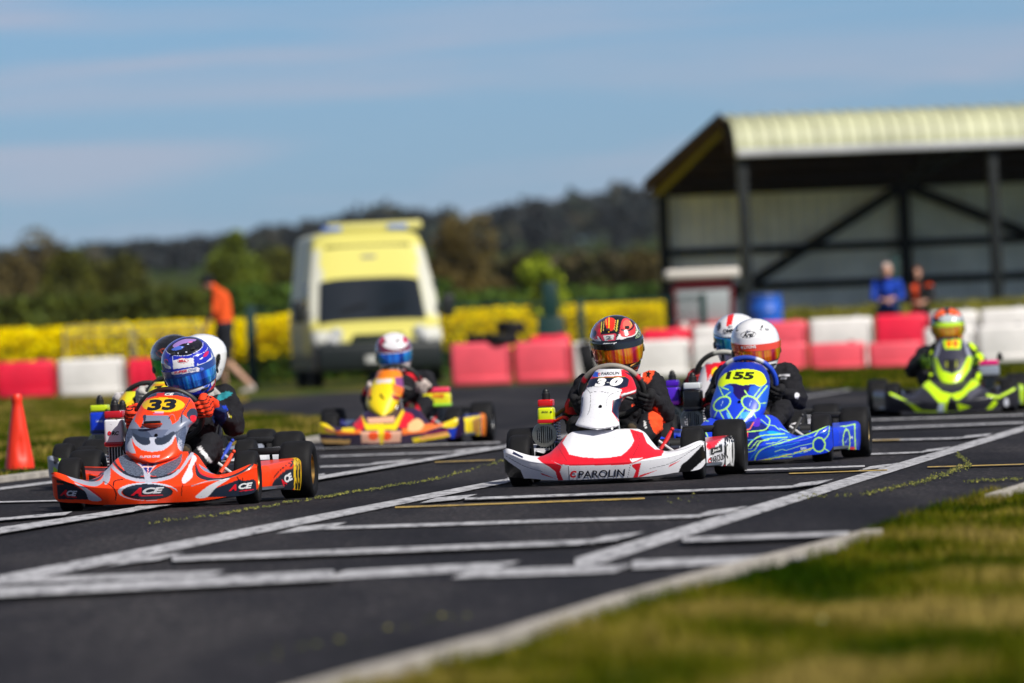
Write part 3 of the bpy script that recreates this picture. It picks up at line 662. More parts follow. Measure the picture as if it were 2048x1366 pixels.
    def nfn(u, v):
        k = v*(nr-1); i = min(int(k), nr-2); t = k-i
        za = L[i][0]*(1-t)+L[i+1][0]*t; zc = L[i][5]*(1-t)+L[i+1][5]*t; z = za*(1-u)+zc*u; x0 = L[i][1]*(1-t)+L[i+1][1]*t; x1 = L[i][2]*(1-t)+L[i+1][2]*t
        tt = max(0, min(1, v)); y = .285+cfg.get('ny', .27)*tt**1.15+.03*math.sin(math.pi*tt)
        w = 1-(2*u-1)**2
        y += bul*w**.8-.03*(1-w)**4+cf*math.exp(-((u-.5)/.16)**2)*(1 if .15 < tt else tt/.15)
        x = x0*(1-u)+x1*u
        if L[i][3] is not None: x += ((L[i][3]*(1-u)+L[i][4]*u)-y)*math.tan(psi)
        return Vector((x, y, z))
    na.grid(nfn, nc, nr, cfg.get('nbase', cfg['base']))
    for e in cfg.get('nwings', []):                  # side wings of the panel, traced rows as well
        ys, xl, xr = rows_interp(e, int(40*res)); Mi = M.inverted(); LL = [((Mi @ sh2.inv(xl[i], ys[i])), (Mi @ sh2.inv(xr[i], ys[i]))) for i in range(len(ys))]
        def wf(u, v):
            k = v*(len(LL)-1); i = min(int(k), len(LL)-2); t = k-i
            a = LL[i][0].lerp(LL[i+1][0], t); b = LL[i][1].lerp(LL[i+1][1], t); p = a.lerp(b, u)
            return Vector((p.x, .30+.05*v+.05*(1-u)-.09*u*u, p.z))
        na.grid(wf, int(30*res), int(30*res), cfg.get('nbase', cfg['base']))
    paint(na, M, sh2, cfg.get('npaint', [])); thicken(na, .005); letter(na, M, sh2, cfg.get('ntext', []))
    no = na.build('number_panel', M_PAINT, K, ang=60)
    bo = MB(); p = nfn(.5, .62); bo.lathe([(0, .006), (.006, .006), (.008, .003), (.009, 0)], lin('111111'), n=12, M=Matrix.Translation(p+Vector((0, .002, 0))) @ Matrix.Rotation(R(-90), 4, 'X'))
    bo.build('panel_bolt', M_METAL, no)
    if cfg.get('scoop'):                             # ventilation mouth below the number
        x0, y0, x1, y1, c = cfg['scoop']; s_ = MB(); a = M.inverted() @ sh2.inv(x0, y0); b = M.inverted() @ sh2.inv(x1, y1)
        cx, cz, hw, hh = (a.x+b.x)/2, (a.z+b.z)/2, abs(a.x-b.x)/2, abs(a.z-b.z)/2
        tt = (zt-cz)/(zt-zb); yb = .285+cfg.get('ny', .27)*tt**1.15+.03*math.sin(math.pi*tt)+bul
        def lip(u, v):
            X = -1+2*u; z = cz-hh*(.0+.9*math.sqrt(max(0, 1-X*X*.92)))*v+hh*.35; return Vector((cx+hw*X*.9, yb+.012+.035*math.sin(math.pi*.5*(1-v))*(1-X*X)**.5*.9, z))
        s_.grid(lip, 24, 8, lin(c)); s_.box((cx, yb+.004, cz+hh*.45), (hw*1.5, .02, hh*.7), lin('050505'), bev=.006)
        s_.build('air_scoop', M_PAINT, no)
    # --- side pods
    for s in (-1, 1):
        sp = MB(); rows_ = 26; cols = 60
        def pf(u, v, s=s):
            y = .27-.56*u
            e = min(1, (1-abs(2*u-1)**6)); top = .205*(.86+.14*u); bot = .045+.02*(1-u)
            inx, outx = .34, .475+.095*min(1, u*1.4)
            a = -.25*math.pi+1.35*math.pi*v        # round section
            k = v
            if k < .5: t = k/.5; x = outx-.012*(1-t)**3; z = bot+(top-bot-.03)*t
            else:
                t = (k-.5)/.5; an = min(1, t*2.2)*math.pi/2; x = outx-.03*(1-math.cos(an))*1.0-(max(0, t-.45)/.55)*(outx-inx-.03); z = top-.03+.03*math.sin(an)-.02*max(0, t-.45)
            x = inx+(x-inx)*(.35+.65*e**.5) if u < .12 else x
            return Vector((s*x, y, z))
        sp.grid(pf, cols, rows_, cfg.get('podbase', cfg['base']))
        shp = Sheet(M @ Vector((s*.54, 0, 0)), *sc)
        if s < 0:
            paint(sp, M, shp, cfg.get('pod', [])); thicken(sp, -.006)
            letter(sp, M, shp, cfg.get('podtext', []))
        else:
            paint(sp, M, shp, cfg.get('podR', [])); thicken(sp, .006)
        sp.build('side_pod', M_PAINT, K, ang=60)
    # --- rear bumper
    rb = MB(); rb.box((0, -.68, .13), (1.12, .07, .13), lin('121214'), bev=.03, seg=3)
    rb.tube([(-.25, -.64, .13), (-.25, -.5, .06)], .012, fc, n=8); rb.tube([(.25, -.64, .13), (.25, -.5, .06)], .012, fc, n=8)
    rb.build('rear_bumper', M_PLAS, K)
    # --- seat
    se = MB()
    def seatf(u, v):
        a = (u-.5)*math.pi*1.08; t = v
        if t < .4: k = t/.4; y = .02-.22*k; z0 = .10-.035*k; w = .165; hgt = .07+.06*k
        else: k = (t-.4)/.6; y = -.2-.15*k-.02*k*k; z0 = .065+.0*k; w = .17+.01*k; hgt = .13+.2*k
        x = w*math.sin(a); zz = z0+hgt*(1-math.cos(a))*.95
        yy = y-(.0 if t < .4 else .12*k)*(1 if True else 0)*math.cos(a)**2+.05*(1-math.cos(a))
        if t >= .4: zz += .16*k*max(0, math.cos(a))
        return Vector((x, yy, zz))
    se.grid(seatf, 30, 22, lin('3c3e42')); se.build('seat', M_PLAS, K, solid=.006)
    # --- steering wheel
    sw = MB(); cz, cy = cfg.get('swz', .445), .115
    SM = Matrix.Translation((cfg.get('swx', 0), cy, cz)) @ Matrix.Rotation(R(cfg.get('swroll', 0)), 4, 'Y') @ Matrix.Rotation(R(-24), 4, 'X')
    cfg['SM'] = SM; torus_part(sw, SM, .158, .0145, cfg.get('swcols', []))
    for a in (90, 205, 335):
        sw.tube([SM @ Vector((0, .01, 0)), SM @ Vector((.15*math.cos(R(a)), 0, .145*math.sin(R(a))*(.9)))], [.012, .008], lin('2a2a2e'), n=8)
    sw.ball(SM @ Vector((0, .0, 0)), .03, lin('303034'))
    sw.build('steering_wheel', M_PLAS, K)
    # --- tank, pedals
    tk = MB(); tk.box((0, .20, .115), (.22, .26, .13), lin('5a5a58'), bev=.03, seg=3); tk.build('fuel_tank', M_PLAS, K)
    for s in (-1, 1):
        pd = MB(); pd.tube([(s*.13, .56, .06), (s*.13, .60, .14), (s*.13, .585, .21)], .006, lin('b0b0b4'), n=6)
        pd.box((s*.13, .585, .2), (.06, .008, .05), lin('909094'), bev=.002); pd.build('pedal', M_METAL, K)
    # --- engine
    e = cfg.get('engine'); sx = e.get('side', 1)
    en = MB(); ex, ey = sx*e.get('x', .32), -.12
    en.box((ex, ey, .13), (.13, .2, .14), lin('2c2d30'), bev=.015); 
    for k in range(9): en.box((ex, ey+.02, .205+.014*k), (.105, .12, .006), lin('55585c'), bev=.001)
    for k in range(6): en.box((ex-.035+.014*k, ey+.085, .235), (.004, .05, .13), lin('a8a8a4'))
    en.box((ex, ey+.02, .26), (.075, .09, .13), lin('303236'), bev=.006)
    eo = en.build('engine', M_METAL, K)
    if e.get('ring', True):
        rg = MB(); MM = Matrix.Translation((ex+sx*.01, ey+.13, .25)) @ Matrix.Rotation(R(90), 4, 'X')
        rg.lathe([(.045, -.012), (.062, -.012), (.064, 0), (.062, .012), (.045, .012), (.045, -.012)], lin('8c8a80'), n=36, M=MM)
        for k in range(-4, 5): rg.box((ex+sx*.01+k*.0105, ey+.13, .25), (.004, .02, 2*math.sqrt(max(.0002, .058**2-(k*.0105)**2))), lin('9a9890'))
        rg.build('cooling_fan', M_METAL, eo)
    ab = MB(); az0, az1 = e.get('z0', .31), e.get('z1', .455); aw = e.get('w', .088); ayy = ey+e.get('dy', .1)
    ab.box((ex+e.get('dx', 0), ayy, (az0+az1)/2-.022), (aw, .13, az1-az0-.04), lin(e['col'][0]), bev=.012, seg=3)
    ab.box((ex+e.get('dx', 0), ayy, az1-.02), (aw*.94, .125, .036), lin(e['col'][1]), bev=.008, seg=3)
    if len(e['col']) > 2: ab.box((ex+e.get('dx', 0), ayy+.004, az0+.012), (aw*1.03, .13, .02), lin(e['col'][2]), bev=.005)
    sheng = Sheet(M @ Vector((ex, ayy, 0)), *sc)
    letter(ab, M, sheng, e.get('text', []))
    ab.build('airbox', M_PAINT, eo, ang=45)
    cp = MB()
    for dx in e.get('caps', (-.012,)):
        cp.lathe([(.022, 0), (.022, .03), (.017, .036), (.017, .042), (.013, .05), (.006, .056), (0, .058)], lin('101012'), n=20, M=Matrix.Translation((ex+e.get('dx', 0)+dx, ayy, az1-.002)))
    cp.build('intake_cap', M_PLAS, eo)
    exh = MB(); exh.tube(bez([(ex, ey-.05, .2), (ex-sx*.03, ey-.2, .17), (ex-sx*.12, ey-.38, .14), (ex-sx*.3, ey-.47, .19)], 18), [.018]*6+[.04]*12+[.03], lin('3a3632'), n=14)
    exh.build('exhaust', M_METAL, eo)
    hz = MB(); hz.tube(bez([(ex-sx*.03, ey+.05, .34), (ex-sx*.12, ey+.08, .38), (ex-sx*.17, ey-.0, .30), (ex-sx*.15, ey-.05, .15)], 16), .011, lin(e.get('hose', '151515')), n=8)
    hz.tube(bez([(ex-sx*.03, ey+.07, .31), (ex-sx*.1, ey+.12, .33), (ex-sx*.14, ey+.05, .24), (ex-sx*.1, ey-.02, .12)], 16), .008, lin(e.get('hose2', '8a1818')), n=8)
    hz.build('hose', M_PLAS, eo)
    # --- throttle side bits: coloured lever and chain guard behind the seat
    cg = MB(); cg.tube(bez([(-.27, -.05, .24), (-.25, -.02, .20), (-.22, .03, .15)], 8), [.008, .009, .010, .011, .011, .010, .010, .010, .009], lin(cfg.get('accent', 'b02020')), n=8)
    cg.ball((-.275, -.07, .25), .010, lin(cfg.get('accent', 'b02020'))); cg.tube([(-.20, -.02, .20), (-.30, .04, .13)], .008, lin('c8c8cc'), n=8)
    cg.build('brake_lever', M_PLAS, K)
    rb2 = MB(); rb2.box((-.40, -.42, .24), (.22, .05, .035), lin('101012'), bev=.01); rb2.tube([(-.4, -.42, .22), (-.4, -.47, .12)], .008, fc, n=6)
    rb2.build('axle_guard', M_PLAS, K)
    return K

# ------------------------------------------------------------------ bodies
def capsule(mb, a, b, ra, rb, n=14):
    a, b = Vector(a), Vector(b); d = (b-a); L = d.length
    if L < 1e-5: mb.ball(a, ra, n=n, m=8); return
    mb.tube([a, b], [ra, rb], n=n); mb.ball(a, ra, n=n, m=8); mb.ball(b, rb, n=n, m=8)
def merge_body(mb, voxel, smooth=6):
    """fuse the limbs into one continuous skin"""
    o = mb.build('tmp', [M_SUIT], smooth=False)
    r = o.modifiers.new('r', 'REMESH'); r.mode = 'VOXEL'; r.voxel_size = voxel
    s = o.modifiers.new('s', 'SMOOTH'); s.factor = .6; s.iterations = smooth
    dg = bpy.context.evaluated_depsgraph_get(); me = o.evaluated_get(dg).to_mesh()
    V = [v.co.copy() for v in me.vertices]; NN = [v.normal.copy() for v in me.vertices]; F = [tuple(p.vertices) for p in me.polygons]
    o.evaluated_get(dg).to_mesh_clear(); me0 = o.data; COL.objects.unlink(o); bpy.data.objects.remove(o); bpy.data.meshes.remove(me0)
    return V, NN, F
def wrinkle(V, NN, amp, fr, seed=0):
    out = []
    for v, n in zip(V, NN):
        k = noise.noise(Vector((v.x*fr+seed, v.y*fr, v.z*fr*1.6)))+.5*noise.noise(Vector((v.x*fr*2.2, v.y*fr*2.2+seed, v.z*fr*3)))
        out.append(v+n*amp*k)
    return out

def hand_mesh(mb, C, T, O, U, scl=1.0, lr=1):
    """gloved fist round a rim: C rim centre, T rim tangent, O outward (away from wheel centre), U towards the driver"""
    T, O, U = T.normalized(), O.normalized(), U.normalized()
    palm = C+O*.030*scl+U*.012
    for k in range(-2, 3): mb.ball(palm+T*k*.013*scl+U*.004, (.024*scl, .024*scl, .024*scl), n=12, m=8)
    lens = [.92, 1.05, 1.0, .8]
    for i in range(4):
        t = (i-1.5)*.0195*scl; L = lens[i]
        k0 = C+T*t+O*.030*scl-U*.014*scl; k1 = C+T*t+O*.012*scl-U*.034*scl*L; k2 = C+T*t-O*.016*scl-U*.028*scl*L; k3 = C+T*t-O*.027*scl-U*.006*scl*L
        capsule(mb, palm+T*t*.9, k0, .0115*scl, .0224*scl, 10); capsule(mb, k0, k1, .0108*scl, .0100*scl, 10); capsule(mb, k1, k2, .0100*scl, .0092*scl, 10); capsule(mb, k2, k3, .0092*scl, .0080*scl, 10)
    a = palm+T*.034*scl+U*.008; b = C+T*.048*scl+O*.004*scl+U*.018*scl; c = C+T*.040*scl-O*.020*scl+U*.010*scl
    capsule(mb, palm+T*.018*scl, a, .014*scl, .0125*scl, 10); capsule(mb, a, b, .0125*scl, .011*scl, 10); capsule(mb, b, c, .011*scl, .0088*scl, 10)
    return palm+O*.012*scl+U*.03*scl

HZ = np.array([(-.135, .078, .120, .050), (-.125, .092, .138, .078), (-.10, .103, .149, .100), (-.06, .114, .151, .122), (-.02, .121, .146, .138), (.02, .124, .141, .146),
               (.05, .121, .132, .145), (.08, .110, .114, .132), (.105, .090, .088, .110), (.122, .066, .060, .082), (.133, .040, .036, .052), (.138, .015, .014, .022), (.139, .001, .001, .001)])
def hpt(th, z, off=0.0):
    w, f, b = [np.interp(z, HZ[:, 0], HZ[:, k]) for k in (1, 2, 3)]
    s, c = math.sin(th), math.cos(th); e = 2/2.35
    x = w*(abs(s)**e)*(1 if s > 0 else -1); ln = f if c > 0 else b
    y = ln*(abs(c)**e)*(1 if c > 0 else -1)
    p = Vector((x, y, z)); n = Vector((x/(w*w+1e-6), y/(ln*ln+1e-6), z/.019)).normalized()
    return p+n*off
def helmet(person, HM, h, Mw, zoom):
    """HM: helmet frame inside the person's frame; h: colours"""
    W = Mw @ HM; sh = Sheet(W.translation, *h.get('zoom', zoom))
    zs = smooth1(np.concatenate([np.linspace(-.135, .10, 96), .10+.039*np.sin(np.linspace(0, 1, 50)[1:]*math.pi/2)]), 1)
    s = MB(); nz = len(zs)
    s.grid(lambda u, v: hpt(2*math.pi*u, zs[min(nz-1, int(round(v*(nz-1))))]), 224, nz, lin(h['base']), wrap=True)
    V = np.array(s.v).reshape(nz, 224, 3)
    for _ in range(3): V[1:-1] = (V[:-2]+2*V[1:-1]+V[2:])/4
    s.v = [tuple(p) for p in V.reshape(-1, 3)]
    fw = W.to_3x3() @ Vector((0, 1, 0))
    paint(s, W, sh, h.get('paint', []), True); letter(s, W, sh, h.get('text', []))
    so = s.build('helmet', M_HELM, person, HM, ang=70)
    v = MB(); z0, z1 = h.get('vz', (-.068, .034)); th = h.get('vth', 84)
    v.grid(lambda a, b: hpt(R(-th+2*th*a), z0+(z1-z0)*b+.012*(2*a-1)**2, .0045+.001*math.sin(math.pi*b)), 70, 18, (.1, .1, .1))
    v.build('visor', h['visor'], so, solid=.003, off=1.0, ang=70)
    st = MB()                                        # tear-off strip / sun strip across the top of the visor
    za, zb = h.get('strip', (z1-.030, z1+.001))
    st.grid(lambda a, b: hpt(R(-th+2*th*a), za+(zb-za)*b+.012*(2*a-1)**2, .0072), 90, 10, lin(h.get('stripcol', '101012')))
    paint(st, W, sh, h.get('strippaint', [])); letter(st, W, sh, h.get('striptext', []))
    st.build('visor_strip', M_HELM, so, ang=70)
    for sg in (-1, 1):
        c = hpt(sg*R(88), (z0+z1)/2, .004); MM = Matrix.Translation(c) @ Matrix.Rotation(R(90)*sg, 4, 'Y')
        d = MB(); d.lathe([(0, .007), (.015, .007), (.019, .004), (.02, 0)], lin(h.get('pivot', '1a1a1c')), n=20, M=MM); d.build('visor_pivot', M_PLAS, so)
        d = MB(); d.box(hpt(sg*R(22), .085, .003), (.02, .016, .006), lin(h.get('ventcol', '222224')), bev=.002, rot=Matrix.Rotation(R(-30), 3, 'X')); d.build('crown_vent', M_PLAS, so)
        d = MB(); d.box(hpt(sg*R(30), min(-.098, z0-.018), .001), (.035, .01, .009), lin('080808'), bev=.002, rot=Matrix.Rotation(-sg*R(24), 3, 'Z')); d.build('chin_vent', M_PLAS, so)
    d = MB(); d.tube([hpt(R(-180+3.6*k), -.132, .0) for k in range(101)][:-1], .005, lin('0c0c0e'), n=6, closed=True)
    d.build('helmet_edging', M_PLAS, so)
    return so

def make_driver(cfg, d):
    """seated driver in the kart's frame"""
    M = cfg['M']; lx, ly = d.get('lean', (0, 0)); SM = cfg['SM']
    q = MB(); hy = M @ Vector((0, d.get('hy', -.17), .7)); hc = M.inverted() @ P(*d['headpx'], hy.y)
    neck = hc+Vector((0, -.03, -.11)); chest = Vector((lx*.6, -.16, .40)); pel = Vector((0, -.25, .15))
    capsule(q, pel, Vector((lx*.3, -.22, .28)), .125, .12, 18); capsule(q, Vector((lx*.3, -.22, .28)), chest, .12, .125, 18)
    capsule(q, chest, neck+Vector((0, 0, -.04)), .10, .062, 16); capsule(q, neck+Vector((0, 0, -.03)), hc+Vector((0, -.01, 0)), .06, .07, 12)
    shz = d.get('shz', .46); 
    wrists = []
    gl = []
    for s in (-1, 1):
        sh = Vector((lx*.75+s*.165, -.175, shz)); ha = R(d.get('hands', 12)) if s > 0 else R(180-d.get('hands', 12))
        ha += R(d.get('handrot', 0))
        Cc = SM @ Vector((.158*math.cos(ha), 0, .158*math.sin(ha)*(.93 if math.sin(ha) > 0 else .8)))
        O = (SM.to_3x3() @ Vector((math.cos(ha), 0, math.sin(ha)))); T = SM.to_3x3() @ Vector((-math.sin(ha), 0, math.cos(ha)));
        U = SM.to_3x3() @ Vector((0, -1, 0))
        g = MB(); wr = hand_mesh(g, Cc, T, O, U, d.get('hscale', 1.0)); wr = wr+Vector((s*.012, -.02, -.012))
        el = Vector((s*(.232+d.get('elb', 0))+lx*.6, -.12, .335)); el = el+Vector((0, 0, d.get('elz', 0)))
        capsule(g, wr+Vector((-s*.012, .018, .01)), wr+(el-wr)*.22, .024, .031, 12); gl.append((g, s))
        capsule(q, chest+Vector((0, -.01, .03)), sh, .085, .068, 14); capsule(q, sh, el, .070, .056, 14); capsule(q, el, wr+(el-wr)*.16, .053, .036, 14)
        hip = Vector((s*.085, -.2, .14)); kn = Vector((s*.185, .08+d.get('kny', 0), .285)); an = Vector((s*.13, .335, .165))
        capsule(q, hip, kn, .088, .062, 14); capsule(q, kn, an, .058, .040, 14)
        wrists.append(wr)
    V, NN, F = merge_body(q, .0085, 5); V = wrinkle(V, NN, .009, 15, random.random()*9); V = wrinkle(V, NN, .0045, 40, 3)
    b = MB(); b.add(V, F, d['suit'][0])
    sh = Sheet(M @ Vector((0, -.1, 0)), *cfg['zoom'])
    paint(b, M, sh, d.get('suitpaint', [])); letter(b, M, sh, d.get('suittext', []))
    body = b.build('person', M_SUIT, None, M, ang=80)
    props(body, d['label'], 'person', 'drivers in the go-karts')
    for g, s in gl:
        V, NN, F = merge_body(g, .0032, 3); mb = MB(); mb.add(V, F, d['glove'][0])
        gs = Sheet(M @ Vector((0, .1, 0)), *cfg['zoom']); paint(mb, M, gs, d.get('glovepaint', []))
        if len(d['glove']) > 1:
            C = np.array(mb.c); Vn = np.array(mb.v); k = np.abs(((Vn @ np.array(SM.to_3x3().col[2]))*51) % 1-.5) < .13; 
            C[k & (Vn[:, 1] > .105)] = lin(d['glove'][1]); mb.c = [tuple(c) for c in C]
        mb.build('glove', M_SUIT, body, ang=80)
    for s in (-1, 1):
        f = MB(); hp = Vector((s*.115, .37, .11)); tp = Vector((s*.125, .435, .275))
        capsule(f, hp, hp.lerp(tp, .5), .034, .034, 12); capsule(f, hp.lerp(tp, .5), tp, .036, .030, 12); capsule(f, hp, Vector((s*.13, .33, .17)), .034, .038, 12)
        V, NN, F = merge_body(f, .006, 3); mb = MB(); C = [lin(d.get('shoe', '1c1b1a')) if v.y < .39+.35*(v.z-.1) else lin('4a3f30') for v in V]
        mb.add(V, F, np.array(C)); mb.build('shoe', M_SUIT, body)
    r = d.get('hrot', (0, 0, 0))                      # pitch forward, roll, yaw (deg)
    HM = Matrix.Translation(hc) @ Matrix.Rotation(R(r[2]), 4, 'Z') @ Matrix.Rotation(R(-r[0]), 4, 'X') @ Matrix.Rotation(R(r[1]), 4, 'Y') @ Matrix.Scale(d.get('hs', 1.05), 4)
    helmet(body, HM, d['helmet'], M, cfg['zoom'])
    return body
# ------------------------------------------------------------------ the seven karts and their liveries
Z33, Z30, Z155, ZY, ZG = (90, 640, 3.414), (990, 600, 3.502), (1360, 600, 4.0175), (600, 640, 4.878), (1720, 590, 5.058)
ZH33, ZH30 = (300, 660, 8.535), (1130, 620, 6.832)
OR, NV, GY, WT, RED, BK = (.92, .050, .004), '1c2230', (.33, .35, .43), (.72, .72, .75), (.70, .010, .025), '0c0c0e'
carbon = lambda x0, y0, x1, y1, cond: None
def checks(poly, s, ang=.5):
    def f(X, Y):
        m = inpoly(X, Y, sm(poly)); a = X*math.cos(ang)+Y*math.sin(ang); b = -X*math.sin(ang)+Y*math.cos(ang)
        return m & (((a/s).astype(int)+(b/(s*.7)).astype(int)) % 2 == 0)
    return f
eyeL = [(500, 910), (560, 925), (620, 975), (680, 1030), (675, 1060), (620, 1062), (560, 1040), (515, 985)]
eyeR = [(935, 915), (900, 945), (830, 975), (760, 1010), (722, 1040), (725, 1060), (790, 1062), (870, 1035), (925, 975)]
